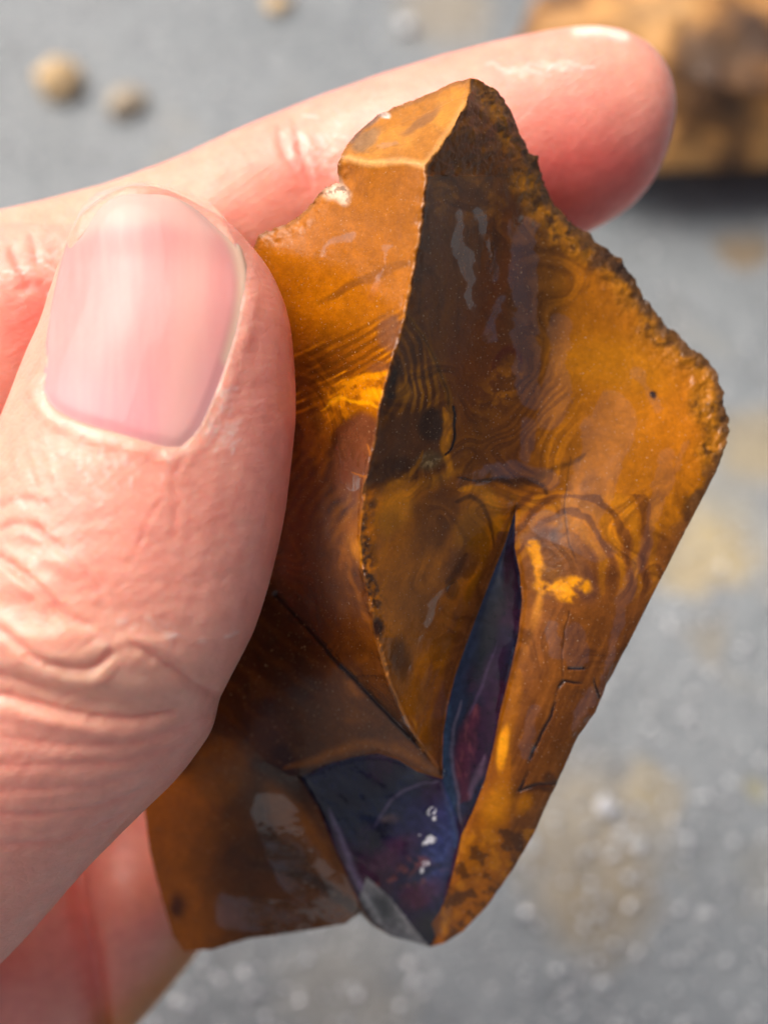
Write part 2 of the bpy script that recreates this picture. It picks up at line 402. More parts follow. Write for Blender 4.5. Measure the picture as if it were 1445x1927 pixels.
lo_in = densify(OPAL_LO, True); put_chain(lo_in, True)
base_pts = np.array(pts)
lat = []
yy = Y0
row = 0
while yy < Y1:
    xx = X0+(row % 2)*STEP/2
    while xx < X1:
        lat.append((xx+random.uniform(-3, 3), yy+random.uniform(-3, 3))); xx += STEP
    yy += STEP*.866; row += 1
lat = np.array(lat); ok = inside(lat[:, 0], lat[:, 1], outl)
lat = lat[ok]
dmin = np.min(np.hypot(lat[:, None, 0]-base_pts[None, :, 0], lat[:, None, 1]-base_pts[None, :, 1]), 1)
lat = lat[dmin > STEP*.62]
allp = [Vector(p) for p in pts]+[Vector(p) for p in lat]
vo, eo, fo, *_ = delaunay_2d_cdt(allp, edges, [], 0, 0.05)
Vp = np.array([v[:] for v in vo]); Fp = np.array([f for f in fo if len(f) == 3])
cx_ = Vp[Fp].mean(1); Fp = Fp[inside(cx_[:, 0], cx_[:, 1], outl)]
def subdiv(V, F):
    E = np.sort(np.concatenate([F[:, [0, 1]], F[:, [1, 2]], F[:, [2, 0]]]), 1)
    key = E[:, 0].astype(np.int64)*len(V)+E[:, 1]; u, inv = np.unique(key, return_inverse=True)
    a, b = u//len(V), u % len(V); mid_ = .5*(V[a]+V[b]); n = len(F); i = inv+len(V)
    m0, m1, m2 = i[:n], i[n:2*n], i[2*n:]
    return np.concatenate([V, mid_]), np.concatenate([np.stack([F[:, 0], m0, m2], -1), np.stack([F[:, 1], m1, m0], -1), np.stack([F[:, 2], m2, m1], -1), np.stack([m0, m1, m2], -1)])
def tri_part(cxy):
    up = inside(cxy[:, 0], cxy[:, 1], np.array(OPAL_UP)[:, :2]); lo_ = inside(cxy[:, 0], cxy[:, 1], np.array(OPAL_LO)[:, :2])
    return np.where(up, 1, np.where(lo_, 2, 0))
part = tri_part(Vp[Fp].mean(1))
for _ in range(3):
    Vp, Fp = subdiv(Vp, Fp); part = np.tile(part, 4)
x, y = Vp[:, 0].copy(), Vp[:, 1].copy()
d_out = dist_poly(x, y, outl, True)[0]
up_in = inside(x, y, np.array(OPAL_UP)[:, :2]); lo_in_ = inside(x, y, np.array(OPAL_LO)[:, :2])
d_ridge, t_ridge = dist_poly(x, y, np.array(LINES[0])[:, :2])
z = height(x, y)
for pl, cl in ((LINES[0], 0), (LINES[1], 0), (LINES[5], 0), (OPAL_UP, 1), (OPAL_LO, 1)):
    q = np.asarray(list(pl)+([pl[0]] if cl else []), float); dd_, tt_ = dist_poly(x, y, q[:, :2], False, 12)
    zl = np.interp(tt_*(len(q)-1), np.arange(len(q)), q[:, 2]); k_ = 1-sstep(0, 8, dd_); z = z*(1-k_)+zl*k_

# ---- pigment of the ironstone, laid down as swirls, bands and blotches
def C(*c): return np.array(c)
wx = x+18*n2(x, y, 90, 3, 101)+2.2*n2(x, y, 16, 3, 103); wy = y+18*n2(x, y, 90, 3, 107)+2.2*n2(x, y, 16, 3, 109)
OCH, ORG, BRN, CHO, DRK, PUR = C(.60,.27,.025), C(.42,.165,.016), C(.22,.085,.014), C(.115,.048,.012), C(.05,.024,.008), C(.24,.115,.055)
nb = n2(wx, wy, 130, 5, 1); ns = n2(wx, wy, 30, 4, 2)
col = BRN[None]+(ORG-BRN)[None]*np.clip(.5+1.1*nb+.3*ns, 0, 1)[:, None]
def lay(mask, c, k=1.0):
    global col
    mk = (np.clip(mask, 0, 1)*k)[:, None]; col = col*(1-mk)+c[None]*mk
def blob(bx, by, rx, ry, ang=0, soft=.35, warp=1.0):
    a = math.radians(ang); X = x+(wx-x)*warp-bx; Y = y+(wy-y)*warp-by
    u = (X*math.cos(a)+Y*math.sin(a))/rx; v = (-X*math.sin(a)+Y*math.cos(a))/ry
    return 1-sstep(1-soft, 1+soft, np.hypot(u, v))
def stroke(pl, wd, soft=.6, warp=.6, taper=True):
    d, t = dist_poly(x+(wx-x)*warp, y+(wy-y)*warp, spline(pl, 6), False, wd*2+8)
    ww = wd*(np.sqrt(np.clip(4*t*(1-t), 0.02, 1)) if taper else 1)
    return 1-sstep(ww*(1-soft), ww*(1+soft), d)
xr = np.interp(y, [p[1] for p in LINES[0]], [p[0] for p in LINES[0]])      # ridge x at this height
left = (x < xr); topf = left & (y < 312-0*y+(x-800)*.0) & (y < 308)
right = ~left
# left facet
lay(left*sstep(300, 306, y)*(1-sstep(560, 700, y)), C(.50,.22,.022), .75)
lay(left*(.5+.5*n2(x, y*.5, 40, 3, 31))*(y < 620)*(y > 300), C(.36,.15,.02), .5)
lay(left*sstep(310, 303, y), C(.56,.29,.07), .7)
lay(blob(735, 262, 60, 22, -28), C(.56,.30,.08), .8); lay(blob(840, 205, 40, 22, -50), C(.58,.32,.08), .7); lay(blob(690, 262, 34, 14, -35), C(.34,.24,.14), .8)
lay(blob(790, 225, 40, 9, -35), C(.30,.17,.08), .7)
lay(stroke([(640,296),(700,305),(760,303),(800,310)], 7, .8, .3, False), C(.66,.44,.20), .8)
lay(stroke([(802,305),(822,278),(850,238),(872,200)], 7, .8, .3, False), C(.66,.42,.18), .6)
lay(left*sstep(600, 760, y)*sstep(620, 560, x), C(.26,.10,.012), .6)
# oblique stripes on the left facet
ph = (y-660)+(x-640)*.40+.0009*(x-560)**2+7*n2(x, y, 150, 2, 41)+1.5*n2(x, y, 18, 2, 46)
st = .5+.5*np.sin(ph/2.9+2.2*n2(x+2.2*y, y*.4, 70, 3, 42)); reg = left*sstep(610, 645, y+.38*(x-640))*(1-sstep(740, 775, y+.38*(x-640)))
lay(reg*sstep(.35, .75, st)*sstep(540, 600, x+n2(x, y, 25, 3, 44)*30), C(.17,.075,.02), .62)
lay(reg*sstep(.72, .95, 1-st)*sstep(.0, .4, n2(x, y, 70, 3, 45)+.2), C(.64,.30,.03), .8)
lay(blob(736, 628, 26, 34, 10, .4)*left, C(.25,.13,.07), .85); lay(blob(712, 700, 24, 20)*left, PUR, .7)
lay(blob(700, 520, 90, 10, -22)*left, C(.27,.12,.035), .6); lay(blob(640, 545, 60, 8, -15)*left, C(.27,.12,.035), .5)
# tufted ochre patch and the smooth purple brown oval
tuft = blob(665, 770, 85, 34, -18, .7, 2.4)*left; lay(tuft*(.35+.65*sstep(-.1, .3, n2(x, y, 14, 4, 51))), OCH, .95)
lay(blob(705, 757, 22, 14, -20, .5, 1.5)*left, C(.74,.38,.03)); lay(blob(690, 722, 46, 8, -25, .5, 1.5)*left, C(.66,.32,.03), .8)
lay(stroke([(600,790),(640,772),(680,780),(706,792)], 4, .8, 2)*left, C(.74,.40,.05))
ov = blob(672, 872, 50, 92, 8, .13, .5)*left; lay(ov, C(.235,.105,.055)); lay(blob(650, 880, 36, 90, 8, .25, .5)*left*(1-blob(676, 872, 44, 84, 8, .15, .5)), C(.11,.045,.02), .8)
lay(stroke([(690,835),(697,870),(692,895),(660,888)], 2.2, .6, .5)*left, C(.50,.22,.06), .8)
fib = .5+.5*np.sin(((x-700)*.8+(y-900)*.55)/3.4+3*n2(x, y, 30, 3, 52)); lay(left*fib*sstep(900, 960, y)*(1-sstep(1010, 1060, y)), C(.5,.22,.03), .45)
lay(left*fib*sstep(800, 860, y)*sstep(640, 600, x)*(1-sstep(960, 1000, y)), C(.5,.21,.02), .5)
lay(blob(672, 1038, 13, 34, -28, .5, .8)*left, C(.74,.34,.03), .95)
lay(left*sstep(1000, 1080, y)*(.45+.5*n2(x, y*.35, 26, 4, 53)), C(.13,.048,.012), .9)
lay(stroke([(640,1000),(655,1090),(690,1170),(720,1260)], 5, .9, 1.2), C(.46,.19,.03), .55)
lay(left*sstep(780, 1000, y)*sstep(655, 590, x), C(.15,.050,.010), .75); lay(left*sstep(1040, 1160, y)*sstep(660, 560, x), C(.065,.024,.008), .85)  # darker brown beside the thumb and below, partly its shade put into pigment
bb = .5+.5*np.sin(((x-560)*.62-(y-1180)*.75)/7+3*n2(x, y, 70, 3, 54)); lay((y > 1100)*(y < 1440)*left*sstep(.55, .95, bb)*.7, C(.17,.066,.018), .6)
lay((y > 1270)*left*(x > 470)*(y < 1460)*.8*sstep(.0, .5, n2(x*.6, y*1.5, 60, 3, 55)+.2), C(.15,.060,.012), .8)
lay(stroke([(520,1120),(580,1185),(640,1250),(700,1315),(760,1378),(800,1415)], 4.5, .8, .25, False), C(.02,.012,.012), .95)
lay(stroke([(535,1448),(610,1425),(700,1402),(780,1428),(828,1462)], 9, .9, .3), C(.36,.145,.02), .7)
# lower left face
ll = (x < 700)*sstep(1430, 1480, y-.55*(x-480)*(x > 480)+.0*x)*(y > 1330)*sstep(0, 20, y-1330-(x-415)*.9)
lay(ll, C(.17,.075,.02), .8); lay(ll*sstep(470, 330, x+30*n2(x, y, 60, 3, 61)), C(.50,.19,.015), .9)
lay(blob(420, 1440, 60, 60)*1.0, C(.33,.14,.02), .7)
lay(blob(560, 1560, 30, 100, -30)*ll, C(.33,.135,.03), .8); lay(blob(600, 1680, 110, 12, 28, .8)*ll, C(.055,.035,.025), .85); lay(blob(545, 1600, 60, 26, 30, .8)*ll, C(.07,.045,.03), .5)
lay(blob(340, 1710, 14, 22, 0, .7), C(.10,.035,.008), .8)
# right face
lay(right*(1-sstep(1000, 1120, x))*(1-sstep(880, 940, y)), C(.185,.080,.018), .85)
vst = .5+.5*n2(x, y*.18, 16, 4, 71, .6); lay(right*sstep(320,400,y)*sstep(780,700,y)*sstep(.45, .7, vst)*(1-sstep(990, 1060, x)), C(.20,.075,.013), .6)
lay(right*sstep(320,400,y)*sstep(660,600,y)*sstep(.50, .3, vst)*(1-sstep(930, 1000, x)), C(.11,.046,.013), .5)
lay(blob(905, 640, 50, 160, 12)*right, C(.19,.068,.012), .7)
lay(right*(1-sstep(300, 400, y))*(.55+.6*n2(x, y, 26, 4, 72)), C(.22,.10,.024), .9)
lay(right*sstep(450,380,y)*sstep(.05, .4, n2(x, y, 22, 4, 73)), C(.36,.17,.03), .5)
# swirls against the ridge
rr = np.hypot((wx-712)*1.15, (wy-735)*.62); sw_ = .5+.5*np.sin(rr/2.9+2.2*n2(x, y, 50, 3, 74))
sr_ = right*(1-sstep(100, 150, rr))*(1-sstep(775, 815, y-.10*(x-730)))*sstep(560, 640, y)
lay(sr_, C(.15,.066,.016), .85); lay(sr_*sstep(.4, .95, sw_)*sstep(20, 50, rr), C(.36,.165,.028), .65)
lay(blob(752, 748, 16, 20, 0, .6, 1.5)*right, C(.33,.16,.022), .9); lay(blob(735, 730, 10, 50, 8, .5)*right, C(.045,.022,.008), .8)
lay(blob(795, 742, 46, 48, 20, .5, 1.3)*right*sstep(.3, .8, sw_), C(.40,.20,.025), .6)
lay(stroke([(765,590),(800,640),(828,700),(846,770),(850,840)], 5, .7, .5), C(.30,.155,.022), .75)
lay(stroke([(772,600),(815,665),(838,730),(845,775)], 3, .7, .5), C(.05,.025,.008), .5)
lob = blob(772, 832, 70, 48, -14, .12, .6)*right; lay(lob, C(.15,.072,.028), .9); lay(blob(812, 800, 26, 26, 0, .3, .6)*right, C(.075,.042,.020))
lay(blob(735, 890, 56, 30, -20, .3, .8)*right, C(.095,.046,.018), .8)
lay(stroke([(836,775),(845,800),(842,830),(852,870),(848,900)], 7.5, .6, .8), C(.48,.225,.02), .95)
lay(stroke([(852,770),(856,810),(853,840),(842,852)], 2.2, .5, .4, False), C(.02,.012,.006), .95)
lay(blob(815, 858, 30, 18, -20, .5, 1.2)*right, C(.17,.125,.055), .9); lay(blob(815, 858, 24, 13, -20, .5)*right*sstep(.1, .3, n2(x, y, 5, 2, 75)), C(.36,.30,.16), .8)
lay(stroke([(703,936),(740,905),(780,880),(800,840)], 4, .7, 1), C(.36,.17,.02), .85); lay(stroke([(716,938),(755,912),(790,890)], 2.5, .6, 1), C(.05,.025,.01), .8)
lay(blob(825, 900, 44, 14, -14, .6, 1.4), C(.40,.19,.02), .85)
# middle: bright tongue, dark heart, arches
mid_r = right*sstep(900, 950, y)*(1-sstep(960, 1000, x+.42*(y-960)))
lay(mid_r, C(.46,.185,.03), .9); lay(mid_r*(.5+.5*n2(wx*1.3+.5*wy, wy*.35, 22, 4, 66)), C(.62,.27,.05), .7)
lay(blob(752, 945, 34, 50, 28, .45, 1)*right, C(.62,.28,.024), .95); lay(blob(735, 975, 26, 30, 20, .6, 1)*right, C(.40,.19,.02), .7)
lay(blob(822, 972, 44, 66, 15, .4, 1)*right, C(.18,.08,.024), .75)
lay(blob(775, 1060, 40, 80, 15, .7, 1)*right, C(.24,.10,.022), .4)
lay(stroke([(862,930),(900,928),(925,950),(937,985),(934,1010)], 11, .5, .6), C(.60,.28,.024), .95)
lay(stroke([(850,955),(890,945),(918,975),(928,1030)], 5, .6, .6), C(.12,.055,.015), .8)
lay(blob(885, 1000, 28, 46, 18, .45, .8), C(.38,.18,.018), .9)
lay(stroke([(905,990),(912,1040),(905,1090),(880,1150)], 9, .7, .7), C(.36,.165,.018), .8)
lay(blob(868, 1065, 26, 40, 30, .6, 1), C(.20,.10,.05), .85); lay(stroke([(880,1040),(865,1075),(845,1098)], 6, .7, .8), C(.11,.05,.03), .8)
lay(blob(830, 1160, 60, 60, 20, .7, 1), C(.28,.125,.035), .75); lay(blob(866, 1108, 14, 14, 0, .5, 1.5), C(.09,.045,.012), .8)
rv = .5+.5*n2(x+.35*y, y*.25, 14, 4, 76, .6); lay(right*(y > 1200)*(x < 850)*sstep(.35, .75, rv), C(.42,.215,.09), .65)
lay(blob(752, 1245, 20, 40, -5, .5, 1), C(.11,.062,.03), .7); lay(blob(705, 1180, 11, 22, -10, .5, 1), C(.04,.02,.012), .9)
lay(right*(1-sstep(6, 36, x-xr+8*n2(x, y, 12, 3, 77)))*sstep(900, 960, y)*(1-sstep(1130, 1180, y))*sstep(-.2, .3, n2(x, y, 11, 3, 78)), C(.10,.058,.028), .9)
bd = dist_poly(x, y, np.array(OPAL_UP[:11])[:, :2])[0]; lay(right*(x < 975)*(1-sstep(14, 30, bd+5*n2(x, y, 30, 3, 79)))*(y > 1000)*(~up_in), C(.30,.125,.045), .85)
# broad right side
rs = sstep(985, 1060, x+25*n2(x, y, 50, 3, 81))*(1-sstep(1060, 1120, y))
lay(rs, C(.42,.185,.02), .9); lay(rs*sstep(-.2, .6, n2(wx, wy, 110, 2, 82)), C(.54,.24,.022), .6)
lay(blob(1160, 690, 90, 50, 10, .6, 1.5), C(.50,.24,.018), .7); lay(blob(1290, 800, 70, 90, 10, .6, 1.5), C(.56,.235,.015), .7)
lay(blob(1010, 560, 55, 170, 8, .5), C(.125,.07,.022), .7)
crust = right*(1-sstep(14, 62, d_out+35*n2(x, y, 60, 3, 83)))*sstep(860, 940, x)*(1-sstep(840, 900, y)); cn = n2(x, y, 17, 5, 84, .7)
lay(crust, C(.36,.19,.028), .8); lay(crust*sstep(.02, .25, cn), C(.50,.24,.04), .7); lay(crust*sstep(-.08, -.35, cn), C(.11,.055,.02), .75)
lay((1-sstep(4, 26, d_out+14*n2(x, y, 22, 3, 85)))*sstep(900, 960, x)*(1-sstep(1000, 1100, y)), C(.11,.078,.048), .75)
lay(blob(1231, 737, 6, 8, 0, .4), C(.02,.01,.004), .9); lay(blob(1130, 492, 12, 34, 40, .6, 1.5), C(.06,.035,.02), .8); lay(blob(1168, 510, 26, 14, 30, .5, 1.5), C(.05,.035,.024), .8)
lay(stroke([(905,990-80),(990,905),(1050,880),(1100,855)], 6, .9, .8), C(.14,.07,.02), .6); lay(stroke([(930,700),(960,660),(985,690)], 7, .7, 1), C(.12,.03,.008), .7)
lay(stroke([(860,905),(920,915),(985,900),(1030,930)], 5, .9, 1), C(.07,.035,.014), .7)
kn = blob(935, 745, 26, 60, 32, .7, 1.2)*sstep(.0, .3, n2(x, y, 12, 3, 86)); lay(kn, C(.36,.16,.02), .8)
# contour bands round the bone-shaped ochre mark
bx_, by_ = wx-1055, wy-1080; ca = math.radians(28); uu = bx_*math.cos(ca)+by_*math.sin(ca); vv = -bx_*math.sin(ca)+by_*math.cos(ca)
rb_ = np.hypot(uu/1.0, vv/1.35)+10*n2(x, y, 80, 3, 91); bnd = .5+.5*np.sin(rb_/5.2+1.6*n2(x, y, 45, 3, 92))
slab = (x > 960)*(y > 930)*(~up_in)
lay(slab*sstep(1000, 1080, y+.2*(x-1000)), C(.30,.13,.04), .85)
lay(slab*(1-sstep(150, 200, rb_))*sstep(45, 70, rb_)*sstep(.5, .85, bnd)*sstep(1140, 1060, y-.1*x+105), C(.46,.215,.035), .75)
lay(slab*(1-sstep(150, 200, rb_))*sstep(45, 70, rb_)*sstep(.4, .1, bnd)*sstep(1140, 1060, y-.1*x+105), C(.20,.085,.03), .7)
lay(blob(1018, 1010, 34, 22, 0, .4, .6), C(.33,.17,.085), .9); lay(blob(1030, 1020, 26, 26, 0, .3, .6), C(.21,.11,.065), .9); lay(blob(1090, 1085, 24, 50, -28, .35, .6), C(.20,.10,.06), .95); lay(blob(1062, 1062, 40, 42, 0, .4, .8), C(.27,.13,.05), .8)
bone = np.maximum.reduce([stroke([(1004,1024),(1014,1050),(1020,1085),(1022,1112)], 10, .5, .5, False), stroke([(1020,1108),(1050,1108),(1096,1104)], 13, .6, .8, False), blob(1008, 1028, 13, 13, 0, .3, .4), blob(1096, 1106, 10, 9, 0, .3, .4), blob(1070, 1122, 20, 12, 0, .5, .8)])
bone = bone*sstep(-.75, .1, n2(x, y, 15, 4, 607)); lay(blob(1045,1075,44,50,10,.5,1), C(.25,.11,.03), .7); lay(bone, C(.80,.40,.05), .95); lay(stroke([(1020,1110),(1015,1150),(1000,1200),(985,1250)], 8, .9, .5), C(.60,.30,.06), .8); lay(blob(1040, 1085, 16, 14, 0, .6, 1.5), C(.36,.17,.03), .7)
# slab below it
ls = slab*sstep(1130, 1200, y); grain = n2(x*.95+.42*y, (y*.9-.4*x)*.12, 15, 4, 93, .6)
lay(ls, C(.27,.115,.03), .8); lay(ls*sstep(.0, .4, grain), C(.36,.16,.045), .6); lay(ls*sstep(.0, -.4, grain), C(.19,.078,.02), .6)
lay(stroke([(985,1260),(965,1340),(955,1420),(940,1500),(920,1570)], 13, .8, .8), C(.44,.19,.02), .7)
lay(blob(951, 1405, 9, 38, 12, .5, .5), C(.90,.45,.03)); lay(blob(935, 1515, 24, 42, 20, .7, 1.2), C(.58,.27,.02), .8); lay(blob(985, 1520, 12, 20, 30, .6, 1), C(.62,.28,.03), .6)
lay(blob(900, 1620, 34, 50, 35, .7, 1.5)*(~lo_in_), C(.42,.18,.02), .8); lay((y > 1560)*(x > 830)*(~lo_in_)*sstep(.1, .35, n2(x, y, 22, 4, 94)), C(.58,.27,.03), .6)
lay((y > 1560)*(x > 830)*(~lo_in_)*sstep(-.1, -.35, n2(x, y, 22, 4, 94)), C(.11,.05,.02), .7)
CRK = [[(1122,1262),(1098,1252),(1075,1250)], [(1062,1278),(1045,1300),(1033,1340),(1018,1385),(1000,1430),(985,1470),(978,1492)], [(1062,1278),(1090,1282),(1098,1284)],
       [(1122,1262),(1124,1290),(1132,1316)], [(978,1492),(1010,1478),(1048,1468)], [(1068,860),(1062,920),(1068,990),(1085,1060)], [(1062,1270),(1064,1210),(1075,1150)]]
crk = np.zeros_like(x)
for k, pl in enumerate(CRK): crk = np.maximum(crk, stroke(pl, 2.3 if k < 5 else 1.6, .9, .6, False)*(sstep(-.7, .15, n2(x, y, 30, 3, 620)) if k < 5 else .4))
lay(crk, C(.035,.022,.02), .92); lay(blob(1005, 1484, 26, 10, -22, .7, 1.8)*.8*(~up_in), C(.06,.03,.02), .9); lay(blob(1030, 1462, 12, 12)*.6, C(.10,.045,.02))
# pale chip and bluish edge at the upper left
chip = blob(622, 372, 34, 22, 25, .35, 1.6); lay(chip, C(.85,.78,.70), .95); lay(chip*sstep(.1, .3, n2(x, y, 7, 3, 95)), C(.25,.19,.14), .8)
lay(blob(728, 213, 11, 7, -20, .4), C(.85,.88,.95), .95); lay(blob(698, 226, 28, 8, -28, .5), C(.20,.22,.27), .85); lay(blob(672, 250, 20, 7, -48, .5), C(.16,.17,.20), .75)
lay((1-sstep(3, 10, d_out))*left*(y < 470), C(.26,.14,.06), .5)
# worn pale flecks along the ridge
rw = (1-sstep(1.5, 6, d_ridge+2.5*n2(x, y, 9, 3, 96)))*sstep(-.1, .3, n2(x, y, 20, 3, 97)); lay(rw*(y > 300), C(.50,.26,.09), .5)
mw1, mw2 = 55*n2(x, y, 150, 3, 601), 55*n2(x, y, 150, 3, 602)
mf = n2(x+mw1, y+mw2, 190, 3, 603); flow = .5+.5*np.sin(mf*34+1.2*n2(x, y, 30, 3, 604)); fl2 = .5+.5*np.sin(mf*85+n2(x, y, 20, 3, 605))
fm_ = sstep(-.25, .25, n2(x, y, 130, 3, 606))*sstep(1330, 1180, y)*(1-left*sstep(720, 600, y))*(1-.9*sstep(1060, 1150, x)*sstep(960, 880, y))*(1-.6*crust)*(y > 320)*(1-.7*ov)*(1-.7*lob)
col = col*(1+(fm_*(.30*(sstep(.2, .9, flow)-.5)+.16*(fl2-.5)))[:, None]*np.array([1, 1.05, 1.1]))
mott = n2(x, y, 7, 3, 98); col *= (1+.06*mott+.10*n2(x, y, 20, 3, 99))[:, None]
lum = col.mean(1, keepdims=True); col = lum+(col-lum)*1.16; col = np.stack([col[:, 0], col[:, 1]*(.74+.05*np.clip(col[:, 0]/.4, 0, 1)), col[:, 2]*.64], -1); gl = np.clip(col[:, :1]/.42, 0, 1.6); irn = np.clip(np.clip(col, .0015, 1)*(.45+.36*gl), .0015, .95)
# ---- pigment of the opal
col = np.tile(C(.018,.018,.040)[None], (len(x), 1))
on = n2(wx, wy, 60, 4, 201); lay(sstep(.0, .45, on), C(.050,.016,.045), .9); lay(sstep(.0, -.4, on), C(.012,.028,.06), .8)
du = dist_poly(x, y, np.array(OPAL_UP[:12])[:, :2])[0]
lay(up_in*(1-sstep(12, 34, du+8*n2(x, y, 60, 3, 202))), C(.030,.060,.105), .85)
lay(up_in*blob(925, 1180, 22, 90, 18, .6), C(.028,.040,.032), .7); lay(up_in*blob(965, 1080, 14, 70, 0, .5), C(.030,.010,.022), .9)
lay(up_in*blob(935, 1260, 20, 70, 16, .6), C(.050,.022,.060), .8)
redn = stroke([(905,1330),(892,1380),(880,1440),(872,1520)], 13, .9, 1.1); lay(redn*up_in, C(.15,.030,.050), .7); lay(redn*up_in*sstep(.1, .4, n2(x*2.2, y*.6, 12, 3, 203)), C(.30,.10,.09), .45)
lay(stroke([(846,1330),(842,1400),(846,1460),(850,1520),(856,1600)], 11, .9, .5), C(.05,.13,.20), .75); lay(stroke([(868,1320),(858,1400),(862,1480),(872,1560)], 3, .9, .6), C(.20,.22,.26), .7)
lay(stroke([(935,1210),(910,1290),(885,1350)], 3, .9, .5)*up_in, C(.15,.12,.20), .5); lay(stroke([(915,1420),(895,1470),(880,1510)], 5, .9, .6)*up_in, C(.22,.17,.22), .6)
wsp = stroke([(705,1560),(735,1510),(775,1482),(828,1470)], 3, .9, .6); lay(wsp*lo_in_, C(.22,.20,.24), .6)
lay(lo_in_*blob(735, 1548, 16, 10, 0, .5), C(.20,.15,.09), .8); lay(lo_in_*blob(722, 1572, 16, 26, 40, .5), C(.008,.008,.010), .8)
lay(lo_in_*blob(640, 1460, 60, 26, -12, .7), C(.014,.022,.065), .8); lay(lo_in_*blob(825, 1600, 24, 80, 8, .7), C(.075,.135,.27), .85); lay(lo_in_*blob(790, 1560, 50, 60, 20, .8), C(.040,.048,.11), .7)
lay(lo_in_*blob(690, 1640, 70, 40, 35, .7), C(.07,.018,.030), .6); lay(lo_in_*blob(740, 1610, 50, 14, -28, .8, 1.5), C(.11,.035,.06), .7)
rim_n = n2(x, y, 14, 4, 204); lay(lo_in_*stroke([(700,1648),(740,1662),(780,1630),(830,1640)], 14, .8, 1.4)*sstep(.0, .4, rim_n), C(.40,.13,.06), .5)
lay(lo_in_*blob(795, 1690, 36, 22, -10, .6, 1.5), C(.12,.022,.035), .6); lay(lo_in_*blob(800, 1652, 50, 9, -12, .6, 1.5), C(.03,.045,.08), .8); lay(lo_in_*blob(795, 1668, 45, 6, -12, .6, 1.5)*sstep(-.2, .3, rim_n), C(.34,.16,.09), .45)
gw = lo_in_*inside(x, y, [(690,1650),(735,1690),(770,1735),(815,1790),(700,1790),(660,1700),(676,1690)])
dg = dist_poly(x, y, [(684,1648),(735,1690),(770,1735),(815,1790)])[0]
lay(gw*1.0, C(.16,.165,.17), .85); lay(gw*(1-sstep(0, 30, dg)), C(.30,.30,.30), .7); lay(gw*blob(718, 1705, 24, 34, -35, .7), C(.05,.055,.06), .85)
lay(lo_in_*blob(808, 1755, 34, 26, 20, .5), C(.022,.020,.020), .95); lay(lo_in_*stroke([(620,1520),(650,1600),(690,1690),(715,1740)], 6, .9, .5), C(.34,.35,.36), .55)
lay(lo_in_*stroke([(868,1572),(858,1620),(845,1670),(830,1712)], 4, .8, .4), C(.10,.012,.03), .8)
col = col*np.where(up_in, .60, 1)[:, None]*(1-.35*blob(660, 1480, 110, 60, -20, .8)*lo_in_)[:, None]; opc = np.clip(col*(1+.25*n2(x, y, 9, 3, 206))[:, None]*np.where(gw[:, None], np.array([.8,.8,.8])[None], np.where(up_in[:, None], np.array([.85,.65,.80])[None], np.array([.60,.48,.72])[None])), .002, .95)
col = opc
for bx2, by2, r2 in ((812, 1526, 9), (817, 1541, 5), (811, 1580, 9), (801, 1589, 5), (800, 1632, 9), (793, 1642, 5), (790, 1575, 3)):  # glints painted as near-white spots in the opal's colour
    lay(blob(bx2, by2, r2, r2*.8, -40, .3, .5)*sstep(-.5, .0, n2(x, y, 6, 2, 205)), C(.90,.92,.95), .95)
opc = col

# ---- where a thick film of water lies
fx_ = 20*n2(x, y, 60, 5, 501, .6); 
def fstroke(pl, wd): return 1-sstep(wd-2, wd+2, dist_poly(x+fx_, y+fx_*.6, spline(pl, 6), False, wd+30)[0]+7*n2(x, y, 40, 3, 502))
film = np.maximum.reduce([fstroke([(862,400),(872,500),(884,575)], 9), fstroke([(905,400),(915,470),(925,520)], 8), fstroke([(985,430),(985,540),(990,640),(1000,740)], 26),
  fstroke([(1060,620),(1050,720),(1030,790)], 22), fstroke([(1150,780),(1120,880),(1095,970)], 42), fstroke([(940,560),(930,640)], 10), fstroke([(1200,700),(1230,760)], 10), fstroke([(1290,840),(1270,900),(1235,980)], 8), fstroke([(1000,800),(990,860)], 14), fstroke([(1050,1230),(1040,1180)], 12), fstroke([(600,480),(660,440)], 7), fstroke([(745,470),(700,560)], 6), fstroke([(1100,790),(1098,840)], 14), fstroke([(1262,860),(1240,960),(1200,1060),(1165,1130),(1150,1230),(1140,1300)], 13),
  fstroke([(1020,980),(1130,1040)], 22), fstroke([(1080,1190),(1075,1240)], 18), fstroke([(960,950),(940,1020)], 8), fstroke([(870,905),(960,880),(1040,905)], 16), fstroke([(800,1260),(820,1330)], 20),
  fstroke([(860,1100),(820,1180),(780,1260)], 18), fstroke([(770,1360),(800,1330)], 16), fstroke([(520,1540),(570,1640),(640,1700)], 44), fstroke([(440,1720),(560,1730)], 30), fstroke([(1010,1340),(990,1420)], 12),
  fstroke([(660,820),(665,900)], 26), fstroke([(740,270),(700,285)], 6), fstroke([(600,1660),(520,1560)], 30), fstroke([(1110,1300),(1080,1380)], 10)])
# ---- relief
rough = rough_at(x, y)
p3 = np.stack([x/S, y/S, z*1.0], -1)
crustm = np.clip(right*(1-sstep(20, 95, d_out))*sstep(860, 950, x)*(1-sstep(840, 900, y)) + right*(y < 330)*.9 + (1-sstep(10, 40, d_out))*left*(y < 470)*.8, 0, 1)
z = z + .010*fbm(p3*2.2, 3, 301) + .0035*fbm(p3*9, 3, 302)*(1-up_in)*(1-lo_in_)
z = z + crustm*(.045*fbm(p3*3.4, 5, 303, .62)+.02*fbm(p3*13, 3, 304))
z = z - .016*crk*(1-.8*sstep(1100, 1050, y)*sstep(830, 860, y)) - .03*(1-sstep(2, 16, d_ridge))*np.maximum(n2(x, y, 34, 4, 305, .6), 0)*(y > 300)
# hackly chips along the lower ridge
chipm = (1-sstep(4, 34, d_ridge))*right*sstep(880, 940, y)*(1-sstep(1240, 1300, y)); z = z+chipm*.05*fbm(p3*7, 4, 306, .6)
